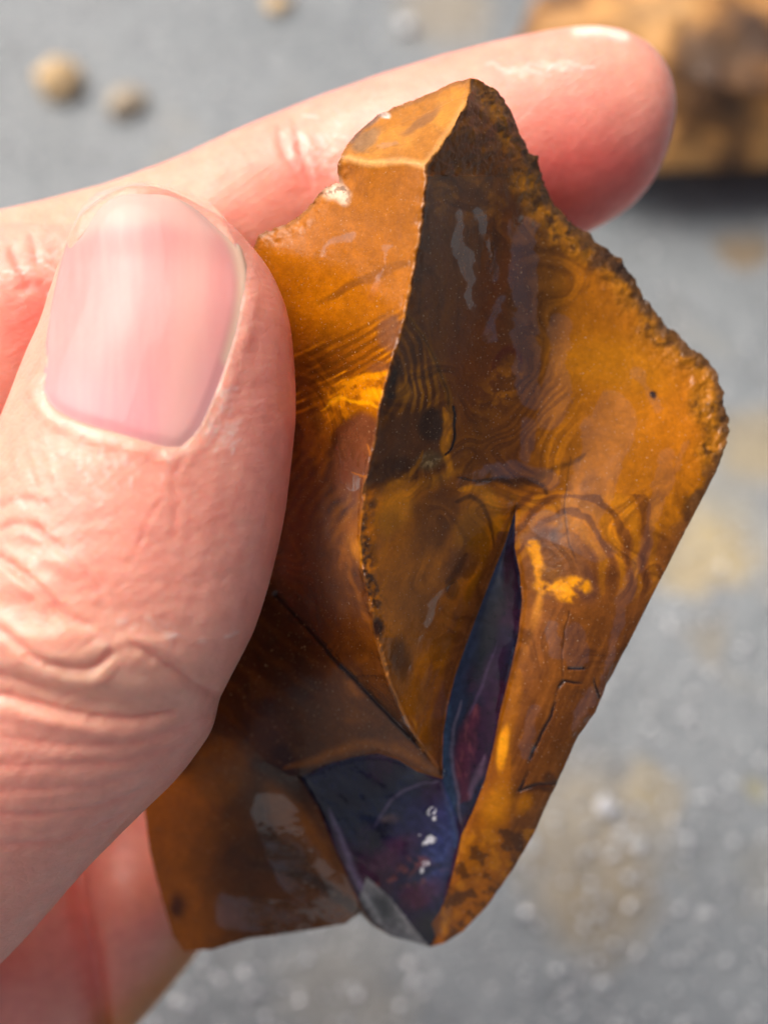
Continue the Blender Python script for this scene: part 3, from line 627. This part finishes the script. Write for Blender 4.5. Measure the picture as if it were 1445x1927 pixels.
# conchoidal ripples
rc1 = np.hypot(x-560, y-760); z = z+left*sstep(330, 420, y)*sstep(1300, 1150, y)*.0035*np.sin(rc1/13+2*n2(x, y, 90, 3, 307))*np.exp(-((rc1-190)/180)**2)
rc2 = np.hypot((x-1500), (y-600)); z = z+right*sstep(1060, 880, y)*sstep(900, 1000, x)*.004*np.sin(rc2/22+2.5*n2(x, y, 110, 3, 308))
opg = lo_in_*.020*fbm(p3*4, 4, 309)+up_in*.012*fbm(p3*np.array([5, 2.0, 3]), 3, 310); z = z+opg
shr = sstep(2, 26, dist_poly(x, y, [(832,1440),(832,1466),(852,1520),(868,1590)])[0])
z = z - .020*shr*lo_in_*(1-sstep(0, 10, dist_poly(x, y, np.array(OPAL_LO)[:, :2], True)[0])) - .012*shr*up_in*(1-sstep(0, 8, dist_poly(x, y, np.array(OPAL_UP)[:, :2], True)[0]))
jx = crustm*3.0*n2(x, y, 14, 3, 311)+rough*(1-sstep(0, 30, d_out))*2.6*n2(x, y, 8, 3, 313)
jy = crustm*3.0*n2(x, y, 14, 3, 312)+rough*(1-sstep(0, 30, d_out))*2.6*n2(x, y, 8, 3, 314)
jx += (1-sstep(0, 10, d_ridge))*2.2*n2(x, y, 26, 4, 315, .6)*(y > 300)
# the opal's glints are highlights painted into its pigment, not relief
F3 = P(x+jx, y+jy, z)
# back of the stone: same ring at the rim, thick within
thick = 1.15*(1-np.exp(-d_out/55))+.10*(1-np.exp(-d_out/6)) ; zb = z-thick-.05*fbm(p3*1.6, 3, 320)*sstep(0, 40, d_out)
B3 = F3.copy(); B3[:, 2] = np.minimum(zb, z); nV = len(F3)
rimv = d_out < .02
mapb = np.where(rimv, np.arange(nV), np.arange(nV)+nV)
SV = np.concatenate([F3, B3]); SW = to_world(SV)
stone_org = to_world([[(900-722.5)/S, 0, -1.2]])[0]
stone = bpy.data.objects.new('opal_stone', None); COL.objects.link(stone); stone.location = stone_org; stone.empty_display_size = .01
tag(stone, 'wet broken golden brown stone with a dark blue opal seam, held between thumb and fingers', 'stone')
def stone_part(name, faces, colors, mat):
    u, inv = np.unique(faces.ravel(), return_inverse=True); me = mesh_np(name, SW[u], inv.reshape(-1, 3))
    cc = colors[u % nV]; add_color(me, 'pigment', cc); add_float(me, 'crust', crustm[u % nV]); add_float(me, 'film', film[u % nV])
    return link(name, me, mat, stone)

m = M('ironstone'); co = m.n('TexCoord').outputs['Object']
pg = m.n('Attribute', attribute_name='pigment').outputs['Color']; cr = m.n('Attribute', attribute_name='crust').outputs['Fac']
fn = m.noise(co, 3200, 4, .6); md = m.noise(co, 900, 4, .6)
c = m.mix(1.0, pg, m.ramp(fn, [(.3, (.90, .90, .90)), (.7, (1.1, 1.1, 1.1))]), 'MULTIPLY')
ve = m.ramp(m.noise(co, 420, 6, .68, 1.6), [(.44, (1,)), (.485, (.62,)), (.50, (.55,)), (.53, (1,)), (.62, (1.15,))]); c = m.mix(.22, c, ve, 'MULTIPLY')
c = m.mix(m.ramp(m.noise(co, 1500, 5, .7), [(.64, (0,)), (.74, (.25,))]), c, (.06, .026, .010))
c = m.mix(m.ramp(m.noise(co, 5200, 2, .5), [(.68, (0,)), (.74, (.6,))]), c, (.62, .42, .22))
m.l(c, m.b.inputs['Base Color'])
rg = m.math('ADD', m.math('MULTIPLY', cr, .22), .24); m.l(rg, m.b.inputs['Roughness'])
fm = m.n('Attribute', attribute_name='film').outputs['Fac']
m.l(m.math('ADD', m.math('MULTIPLY', fm, .85), .10), m.b.inputs['Coat Weight']); m.l(m.math('SUBTRACT', .16, m.math('MULTIPLY', fm, .11)), m.b.inputs['Coat Roughness']); m.set(Coat_IOR=1.9, Specular_IOR_Level=.28)
nb_ = m.bump(m.math('ADD', fn, m.math('MULTIPLY', md, 1.0)), .30, .00012)
m.l(nb_, m.b.inputs['Normal']); m.l(m.bump(m.noise(co, 160, 2, .4), .5, .0005), m.b.inputs['Coat Normal'])
iron_mat = m.m
m = M('opal'); co = m.n('TexCoord').outputs['Object']
pg = m.n('Attribute', attribute_name='pigment').outputs['Color']
m.l(m.mix(1.0, pg, m.ramp(m.noise(co, 1500, 4, .6), [(.3, (.7, .7, .7)), (.7, (1.35, 1.3, 1.3))]), 'MULTIPLY'), m.b.inputs['Base Color'])
m.set(Roughness=.22, Coat_Weight=.45, Coat_Roughness=.04, Coat_IOR=1.5, IOR=1.42, Specular_IOR_Level=.35)
m.l(m.bump(m.noise(co, 1100, 3, .5), .25, .00015), m.b.inputs['Normal'])
opal_mat = m.m
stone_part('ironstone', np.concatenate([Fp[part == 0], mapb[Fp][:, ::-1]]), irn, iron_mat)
o = stone_part('opal_seam', Fp[part == 1], opc, opal_mat); o['label'] = 'long narrow dark blue and purple opal seam'
o = stone_part('opal_seam', Fp[part == 2], opc, opal_mat); o['label'] = 'dark blue opal hollow at the foot of the stone'

# ------------------------------------------------------------------ the hand
def tube(st, power=2.0, n=40, per=6):
    """st: stations (Lx,Ly,Rx,Ry,z,halfdepth) -> closed tube mesh in stone-frame cm"""
    st = spline(np.array(st, float), per); rings = []
    for Lx, Ly, Rx, Ry, zc, b in st:
        L = P(Lx, Ly, zc); R = P(Rx, Ry, zc); c = (L+R)/2; a = (R-L)/2
        th = np.linspace(0, 2*math.pi, n, endpoint=False); cs, sn = np.cos(th), np.sin(th)
        e = 2/power; u = np.sign(cs)*np.abs(cs)**e; v = np.sign(sn)*np.abs(sn)**e
        rings.append(c+u[:, None]*a+v[:, None]*np.array([0, 0, b]))
    V = np.concatenate(rings); k = len(rings); F = []
    for i in range(k-1):
        for j in range(n):
            j2 = (j+1) % n; F.append((i*n+j, i*n+j2, (i+1)*n+j2)); F.append((i*n+j, (i+1)*n+j2, (i+1)*n+j))
    c0 = len(V); V = np.concatenate([V, rings[0].mean(0)[None], rings[-1].mean(0)[None]])
    for j in range(n):
        j2 = (j+1) % n; F.append((c0, j2, j)); F.append((c0+1, (k-1)*n+j, (k-1)*n+j2))
    return V, np.array(F)
THUMB = [(268,352,272,352,-.05,.03),(225,356,318,358,-.05,.16),(188,374,370,382,-.06,.30),(150,412,428,416,-.08,.42),(128,455,470,458,-.10,.52),(108,515,512,515,-.12,.60),
 (84,592,542,590,-.06,.70),(54,660,554,678,-.03,.78),(22,740,557,782,0,.84),(-14,830,548,880,.03,.9),(-52,930,534,985,.06,.94),(-88,1030,508,1095,.08,.98),
 (-118,1110,478,1188,.10,1.0),(-150,1175,436,1272,.10,1.0),(-178,1225,414,1316,-.04,.98),(-205,1260,398,1376,-.1,1.0),(-250,1310,342,1456,-.22,1.04),(-330,1370,262,1536,-.4,1.08),
 (-440,1420,160,1640,-.6,1.1),(-560,1470,40,1776,-.85,1.15),(-700,1500,-90,1900,-1.2,1.25),(-820,1500,-200,1980,-1.5,1.3)]
INDEX = [(1268,198,1268,202,-2.35,.03),(1262,162,1264,240,-2.35,.26),(1248,124,1254,284,-2.35,.42),(1220,90,1232,334,-2.35,.56),(1178,66,1200,376,-2.36,.66),(1128,55,1158,408,-2.38,.74),
 (1060,57,1100,438,-2.4,.80),(960,75,1010,462,-2.42,.82),(860,101,905,492,-2.44,.82),(745,134,790,512,-2.46,.80),(645,168,690,520,-2.46,.76),(560,200,612,536,-2.46,.74),
 (450,247,520,590,-2.42,.80),(330,300,420,660,-2.35,.84),(210,346,300,730,-2.25,.86),(100,375,190,800,-2.15,.88),(-10,398,90,900,-2.05,.92),(-150,420,-20,1010,-2.05,1.0),
 (-330,450,-160,1130,-2.2,1.1),(-520,520,-360,1250,-2.4,1.2),(-740,700,-620,1400,-2.6,1.3)]
MIDDLE = [(425,1630,425,1634,-4.15,.03),(416,1590,416,1690,-4.15,.3),(395,1545,400,1752,-4.15,.5),(352,1508,362,1806,-4.12,.68),(300,1490,320,1856,-4.1,.80),(230,1490,272,1912,-4.08,.84),
 (165,1510,215,1968,-4.1,.76),(135,1530,190,1995,-4.1,.74),(70,1560,130,2030,-4.05,.84),(-30,1590,40,2080,-3.95,.9),(-180,1560,-100,2110,-3.8,1.0),(-380,1480,-300,2100,-3.5,1.1),(-620,1300,-560,2000,-3.2,1.3)]
PALM = [(-200,600,-120,1250,-2.5,.5),(-330,520,-260,1700,-2.6,1.1),(-520,480,-470,1950,-2.6,1.5),(-760,560,-720,2050,-2.6,1.7),(-930,760,-900,2000,-2.7,1.6),(-1060,900,-1040,1850,-2.7,1.3)]
WEB = [(60,760,60,1000,-1.9,.2),(-60,640,-20,1150,-1.75,.6),(-220,560,-160,1350,-1.8,1.0),(-450,560,-400,1600,-2.0,1.3)]
Vs, Fs, off = [], [], 0
for st in (THUMB, INDEX, MIDDLE, PALM, WEB):
    V, F = tube(st); Vs.append(V); Fs.append(F+off); off += len(V)
tmp = bpy.data.objects.new('hand_rough', mesh_np('hand_rough', np.concatenate(Vs), np.concatenate(Fs))); COL.objects.link(tmp)
md_ = tmp.modifiers.new('r', 'REMESH'); md_.mode = 'VOXEL'; md_.voxel_size = .025; md_.use_smooth_shade = True
sm_ = tmp.modifiers.new('s', 'SMOOTH'); sm_.factor = .5; sm_.iterations = 20
dg_ = bpy.context.evaluated_depsgraph_get(); ev = tmp.evaluated_get(dg_); hm = bpy.data.meshes.new_from_object(ev)
bpy.data.objects.remove(tmp)
def mesh_arrays(me):
    V = np.empty(len(me.vertices)*3, np.float32); me.vertices.foreach_get('co', V); return V.reshape(-1, 3).astype(float)
HV = mesh_arrays(hm)
def vnormals(me):
    N = np.empty(len(me.vertices)*3, np.float32); me.vertex_normals.foreach_get('vector', N); return N.reshape(-1, 3).astype(float)
HN = vnormals(hm)
bv = BVHTree.FromPolygons([Vector(v) for v in HV], [tuple(p.vertices) for p in hm.polygons])
hx, hy = unP(HV); hz_ = HV[:, 2]; front = sstep(-.05, .35, HN[:, 2])
onthumb = sstep(-1.25, -.95, hz_-0*hx); onindex = (hz_ < -1.2)*(hy < 1000)
dsp = np.zeros(len(HV))
red = np.zeros(len(HV)); yel = np.zeros(len(HV))
wbx, wby = 2.5*n2(hx, hy, 14, 2, 400), 2.5*n2(hx, hy, 14, 2, 401)
def crease(pl, wd, depth, mask, bulge=.5, redk=.35):
    global dsp, red
    pl = spline(pl, 5); d, t = dist_poly(hx+wbx, hy+wby, pl, False, wd*7+10); tp = np.sqrt(np.clip(4*t*(1-t), 0, 1))
    tp = np.clip(tp*1.3, 0, 1)*mask
    depth = depth*.62; wd = wd*1.25; dsp = dsp-depth*tp*np.exp(-(d/wd)**2)+depth*bulge*tp*np.exp(-((d-wd*2.4)/(wd*1.8))**2); red = red+redk*.45*tp*np.exp(-(d/(wd*1.5))**2)
mk = onthumb*front
CRT = [([(-20,1035),(42,1079),(83,1112),(112,1146),(137,1166),(178,1183)], 5.5, .050), ([(60,985),(83,1004),(145,1058),(178,1096),(200,1128)], 5, .024),
 ([(236,1192),(262,1195),(300,1190)], 4.5, .008), ([(-20,1170),(33,1208),(62,1233),(95,1249),(158,1258),(187,1249),(216,1222)], 6, .055),
 ([(-20,1302),(50,1320),(116,1336),(187,1349),(266,1349),(332,1332)], 6, .045), ([(238,1208),(262,1218),(290,1233),(340,1268),(375,1292),(415,1306)], 7, .045),
 ([(-20,1383),(125,1403),(249,1394),(324,1378),(400,1340)], 6, .015), ([(-20,1442),(125,1440),(249,1428),(353,1392)], 6, .012), ([(-20,1490),(100,1486),(220,1470),(330,1425)], 5, .008),
 ([(-20,1530),(90,1535),(200,1512),(300,1470)], 4.5, .012), ([(-20,1590),(90,1585),(180,1555),(250,1520)], 4.5, .010),
  ([(-10,1003),(30,985),(60,990),(95,1010)], 5, .022), ([(-10,960),(40,940),(90,950)], 5, .014),
 ([(112,1316),(180,1290),(260,1300)], 5, .010), ([(-20,1265),(40,1280),(100,1296)], 5, .014),  ([(540,790),(552,830),(550,870)], 4, .012), ([(330,900),(332,960),(326,1020)], 5, .006),
 ([(355,850),(335,880),(322,905)], 4, .009), ([(310,930),(280,980),(245,1060)], 3, .008)]
for pl, wd, dp in CRT: crease(pl, wd, dp, mk)
mi = onindex*front
for pl, wd, dp in (([(528,225),(530,270),(548,310),(572,350)], 6, .016), ([(556,222),(562,270),(575,320),(590,345)], 6, .02), ([(20,460),(40,510),(60,545)], 6, .018), ([(30,548),(70,540),(110,560)], 8, .02), ([(60,440),(72,500)], 5, .012),
                   ([(140,1560),(158,1700),(178,1830),(200,1990)], 16, .10)):
    crease(pl, wd, dp, front*(hz_ < -1.2))
# thumbnail: plate outline, then the skin sinks under it and swells into folds round it
NL = spline([(232,349),(192,360),(160,393),(140,440),(122,495),(108,555),(97,620),(88,690),(80,738)], 8)
NR = spline([(300,350),(352,364),(400,392),(434,438),(455,490),(461,545),(450,612),(430,682),(405,750),(378,808),(345,846)], 8)
NB = spline([(80,738),(98,770),(145,796),(205,815),(270,834),(315,846),(345,846)], 6)
outn = np.concatenate([NL, NB[1:], NR[::-1][1:]])
ind = inside(hx, hy, outn); dn = dist_poly(hx, hy, outn, True)[0]
dside = np.minimum(dist_poly(hx, hy, NR[20:])[0], dist_poly(hx, hy, NB)[0]); dleft = dist_poly(hx, hy, NL[24:])[0]
nm = mk
dsp = dsp - nm*ind*.06*sstep(0, 16, dn)
dsp = dsp + nm*(~ind)*(.013*(1+.8*n2(hx, hy, 22, 3, 470))*np.exp(-((dside-16)/14)**2)+.008*np.exp(-((dleft-10)/9)**2))*sstep(450, 560, hy)
ps = P(hx, hy, hz_)*1.0; sp3 = HV.copy()
dsp = dsp + .012*fbm(sp3*1.4, 3, 420)*front*(~ind) + .0035*fbm(sp3*7, 3, 421)*(~ind)
for bx3, by3, rx3, ry3, am in ((110, 1205, 80, 34, .07), (60, 1110, 70, 26, .05), (120, 1065, 60, 26, .04), (210, 1290, 150, 24, .06), (120, 1362, 170, 18, .045), (360, 1345, 60, 26, .03), (270, 1215, 60, 26, .03), (410, 1200, 60, 80, .03)):
    dsp = dsp+mk*am*.8*np.exp(-((hx-bx3)/rx3)**2-(((hy-by3)-.18*(hx-bx3))/ry3)**2)
dsp = dsp+(hz_ < -2.6)*front*(.16*np.exp(-((hx-262)/70)**2-((hy-1720)/110)**2)+.12*np.exp(-((hx-70)/60)**2-((hy-1860)/90)**2)-.07*np.exp(-(dist_poly(hx, hy, [(135,1620),(165,1760),(200,1960)])[0]/16)**2))
# fine fold fields: knuckle wrinkles run across, the rest follows the thumb
kw = mk*np.exp(-((hy-1180)/240)**2)*sstep(520, 300, hx); dsp = dsp+kw*.0028*np.sin((hy+.12*hx)/7+3.5*n2(hx, hy, 60, 3, 422))
kw2 = mk*sstep(1330, 1420, hy); dsp = dsp+kw2*.0014*np.sin((hy+.35*hx)/8+3*n2(hx, hy, 70, 3, 423))
cut = mk*(~ind)*np.exp(-((hy-880)/70)**2)*sstep(320, 120, hx); dsp = dsp+cut*.003*np.sin((hx-.25*hy)/5+3*n2(hx, hy, 30, 3, 424))
HV = HV+HN*dsp[:, None]
# ---- skin tone: flush at finger pads, pale yellow on the knuckle
tipf = np.exp(-(((hx-1110)/180)**2+((hy-370)/130)**2))*(hz_ < -1.2)
red = red+1.25*tipf+.35*np.exp(-(((hx-540)/90)**2+((hy-800)/330)**2))*onthumb+.55*np.exp(-(((hx-70)/60)**2+((hy-620)/90)**2))*(hz_ < -1.0)+.3*np.exp(-(((hx-590)/70)**2+((hy-330)/70)**2))*(hz_ < -1.2)
red = red+(.06+.22*np.exp(-(dist_poly(hx, hy, [(280,1530),(130,1660),(165,1760),(200,1960)])[0]/38)**2))*(hy > 1500)*(hz_ < -2.6)+.10*n2(hx, hy, 90, 3, 430)+.08*n2(hx, hy, 30, 3, 431)
yel = .7*np.exp(-(((hx-180)/210)**2+((hy-1260)/110)**2))*onthumb+.35*np.exp(-(((hx-200)/160)**2+((hy-840)/70)**2))*onthumb+.4*(hy < 420)*sstep(500, 150, hx)*(hz_ < -1.2)+.35*np.exp(-(((hx-1200)/70)**2+((hy-110)/60)**2))
base = C(.925,.395,.295)[None]*np.ones((len(HV), 1))
def mixc(c, k):
    global base
    k = np.clip(k, 0, 1)[:, None]; base = base*(1-k)+np.asarray(c)[None]*k
mixc((.88,.19,.145), red*1.1); mixc((.92,.55,.38), yel*.8)
mixc((.95,.66,.55), .40*mk*(~ind)*np.exp(-((dist_poly(hx, hy, NB)[0]-9)/7)**2)*(.7+.6*n2(hx, hy, 18, 3, 471)))
fl = np.zeros(len(HV)); fr = np.random.default_rng(5)
for cx0, cy0, sx, sy, zone, n_, ang in ((190, 890, 110, 45, onthumb, 34, 1.2), (70, 1010, 60, 60, onthumb, 18, .9), (420, 790, 26, 70, onthumb, 30, -1.0), (300, 1180, 110, 25, onthumb, 14, .1), (90, 500, 70, 50, hz_ < -1.2, 30, .1), (620, 300, 60, 60, hz_ < -1.2, 24, .6), (1000, 130, 80, 14, hz_ < -1.2, 26, -.2), (550, 270, 25, 40, hz_ < -1.2, 12, 1.3)):
    for _ in range(n_):
        px_, py_ = cx0+fr.normal()*sx*.6, cy0+fr.normal()*sy*.6; L_ = fr.uniform(4, 15); a_ = ang+fr.normal()*.35
        d_, _t = dist_poly(hx+wbx, hy+wby, [(px_-L_*math.cos(a_), py_-L_*math.sin(a_)), (px_+L_*math.cos(a_), py_+L_*math.sin(a_))], False, 12)
        fl = np.maximum(fl, np.exp(-(d_/fr.uniform(1.6, 3.6))**2)*zone*front*(~ind)*fr.uniform(.4, 1))
HV = HV+HN*(fl*.006)[:, None]; mixc((.95,.78,.70), fl*.6)  # pale flecks: dry skin, and wet sparkle put into the tone
ochre = np.exp(-(dist_poly(hx, hy, [(400,1700),(356,1800),(300,1868),(225,1950)])[0]/52)**2)*(hz_ < -2.6)
mixc((.58,.20,.03), ochre)
mixc((.96,.80,.68), np.exp(-(dist_poly(hx, hy, [(1085,60),(1130,58),(1175,70)], False, 30)[0]/9)**2)*(hz_ < -1.2)*.9)
wet = np.clip(n2(hx, hy, 60, 4, 440)*1.4+.35, 0, 1)
hm.vertices.foreach_set('co', to_world(HV).astype(np.float32).ravel()); hm.update(); hm.name = 'hand'
add_color(hm, 'tone', np.clip(base, 0, .95)); add_float(hm, 'wet', wet)
hm.polygons.foreach_set('use_smooth', np.full(len(hm.polygons), True))
m = M('skin'); co = m.n('TexCoord').outputs['Object']
tn = m.n('Attribute', attribute_name='tone').outputs['Color']; wt = m.n('Attribute', attribute_name='wet').outputs['Fac']
mo = m.noise(co, 700, 4, .6)
c = m.mix(1.0, tn, m.ramp(mo, [(.3, (.93, .88, .87)), (.7, (1.06, 1.06, 1.06))]), 'MULTIPLY'); m.l(c, m.b.inputs['Base Color'])
m.set(Subsurface_Weight=.75, Subsurface_Scale=.0018, Subsurface_Radius=(1.0, .32, .18), Specular_IOR_Level=.5)
m.l(m.ramp(m.noise(co, 240, 3, .6), [(.35, (.30,)), (.65, (.48,))]), m.b.inputs['Roughness'])
vo1 = m.n('TexVoronoi', feature='DISTANCE_TO_EDGE'); vo1.inputs['Scale'].default_value = 1500
mp = m.n('Mapping'); mp.inputs['Rotation'].default_value = (0, 0, .5); mp.inputs['Scale'].default_value = (.45, 1, 1); m.l(co, mp.inputs[0]); m.l(mp.outputs[0], vo1.inputs['Vector'])
fine_ = m.math('ADD', m.math('MULTIPLY', m.ramp(vo1.outputs['Distance'], [(0, (0,)), (.12, (1,))]), .5), m.noise(co, 1900, 3, .6))
wv = m.n('TexWave'); wv.inputs['Scale'].default_value = 520; wv.inputs['Distortion'].default_value = 3; wv.inputs['Detail'].default_value = 1; wv.inputs['Detail Scale'].default_value = .3
mp2 = m.n('Mapping'); mp2.inputs['Rotation'].default_value = (0, .3, .9); m.l(co, mp2.inputs[0]); m.l(mp2.outputs[0], wv.inputs['Vector'])
fine_ = m.math('ADD', fine_, m.math('MULTIPLY', wv.outputs['Fac'], .25))
m.l(m.bump(fine_, .30, .00012), m.b.inputs['Normal'])
m.l(m.math('MULTIPLY', wt, .35), m.b.inputs['Coat Weight']); m.set(Coat_Roughness=.18)
m.l(m.bump(m.noise(co, 900, 3, .6), .4, .0002), m.b.inputs['Coat Normal'])
skin_mat = m.m
hand_org = to_world([[-4, -2, -2.5]])[0]
hand = link('hand', hm, skin_mat, None, hand_org)
tag(hand, 'bare hand coming in from the left, its thumb and fingers pinching the brown stone', 'hand')

# thumbnail plate
nu, nv = 61, 81
vv_ = np.linspace(0, 1, nv)
def along(pl, t):
    seg = np.concatenate([[0], np.cumsum(np.hypot(*np.diff(pl, axis=0).T))]); q = t*seg[-1]
    return np.stack([np.interp(q, seg, pl[:, 0]), np.interp(q, seg, pl[:, 1])], -1)
A = along(NL, vv_); B = along(NR, vv_); uu_ = np.linspace(0, 1, nu)
bow = along(NB, uu_)-(NB[0][None]+(NB[-1]-NB[0])[None]*uu_[:, None])
tipb = np.stack([0*uu_, -4*uu_*(1-uu_)*6], -1)
G = A[:, None]*(1-uu_)[None, :, None]+B[:, None]*uu_[None, :, None]+bow[None]*(vv_**3)[:, None, None]+tipb[None]*((1-vv_)**4)[:, None, None]
ctr = .5*(A+B)[:, None]; wdn = np.linalg.norm(B-A, axis=1)[:, None, None]; grow = sstep(.04, .2, vv_)[:, None, None]*7
G = G+(uu_-.5)[None, :, None]*2*grow*(B-A)[:, None]/wdn+np.array([0, 7.])*(vv_**6)[:, None, None]
gxn, gyn = G[..., 0].ravel(), G[..., 1].ravel()
def surf_z(px, py):
    out = np.empty(len(px))
    for k in range(len(px)):
        a = P(px[k], py[k], 3.0); b = P(px[k], py[k], -2.0); d = Vector(b-a).normalized()
        h = bv.ray_cast(Vector(a), d)[0]; out[k] = h[2] if h is not None else np.nan
    return out
zn = surf_z(gxn, gyn).reshape(nv, nu)
for r in range(nv):
    row = zn[r]; okr = ~np.isnan(row)
    row[~okr] = np.interp(np.flatnonzero(~okr), np.flatnonzero(okr), row[okr]) if okr.sum() > 2 else np.nan
for cidx in range(nu):
    cc = zn[:, cidx]; okc = ~np.isnan(cc); cc[~okc] = np.interp(np.flatnonzero(~okc), np.flatnonzero(okc), cc[okc])
for _ in range(40):
    Q = np.pad(zn, 1, 'edge'); zn = .5*zn+.125*(Q[:-2, 1:-1]+Q[2:, 1:-1]+Q[1:-1, :-2]+Q[1:-1, 2:])
U, W_ = np.meshgrid(uu_, vv_)
edge = np.minimum(np.minimum(U, 1-U)*8, np.minimum(1, (1-W_)*10)); edge = np.clip(edge, 0, 1)
dnn = (dist_poly(gxn, gyn, outn)[0]*np.where(inside(gxn, gyn, outn), 1, -1)).reshape(nv, nu)
tipm = 1-sstep(.05, .22, W_)
zt = zn-.014-.03*sstep(0, -7, dnn)*(1-tipm)+.020*sstep(0, 26, dnn)*(1-tipm)+.012*tipm*np.sin(np.pi*U)**.4
zt = zt+.0004*np.sin(U*60+2*np.sin(U*23))
top = P(gxn, gyn, zt.ravel()); bot = top.copy(); bot[:, 2] -= .05
gi = np.arange(nu*nv).reshape(nv, nu); q4 = np.stack([gi[:-1, :-1].ravel(), gi[1:, :-1].ravel(), gi[1:, 1:].ravel(), gi[:-1, 1:].ravel()], -1); N0 = nu*nv
ring = np.concatenate([gi[0, :-1], gi[:-1, -1], gi[-1, :0:-1], gi[:0:-1, 0]]); r2 = np.roll(ring, -1)
side = np.stack([ring, r2, r2+N0, ring+N0], -1)
nme = mesh_np('thumbnail', to_world(np.concatenate([top, bot])), np.concatenate([q4, q4[:, ::-1]+N0, side]))
xn, yn = gxn, gyn
free = sstep(440, 398, yn-.16*(xn-280)**2/120+0*xn+5*n2(xn, yn, 20, 3, 450))
nc = C(.82,.305,.285)[None]*np.ones((N0, 1))
def mixn(c, k):
    global nc
    k = np.clip(k, 0, 1)[:, None]; nc = nc*(1-k)+np.asarray(c)[None]*k
mixn((.84,.34,.36), sstep(620, 800, yn)*.8); mixn((.84,.46,.38), .6*np.exp(-((xn-360-(600-yn)*.1)/45)**2)); mixn((.86,.47,.39), free*.7)
mixn((.86,.62,.42), .7*sstep(26, 6, dist_poly(xn, yn, NR[:56])[0])); mixn((.90,.50,.45), .15*n2(xn*3, yn*.3, 30, 3, 451)+.1)
mixn((.90,.62,.58), .5*sstep(10, 3, dist_poly(xn, yn, NB)[0]))
add_color(nme, 'tone', np.concatenate([nc, nc]))
m = M('nail'); tn = m.n('Attribute', attribute_name='tone').outputs['Color']; m.l(tn, m.b.inputs['Base Color']); co = m.n('TexCoord').outputs['Object']
m.set(Roughness=.5, Specular_IOR_Level=.2, Subsurface_Weight=.4, Subsurface_Scale=.0012, Subsurface_Radius=(1, .4, .3), Coat_Weight=.5, Coat_Roughness=.03, Coat_IOR=1.4)
m.l(m.bump(m.noise(co, 190, 1, .3), .45, .0006), m.b.inputs['Coat Normal'])
o = link('thumbnail', nme, m.m, hand)
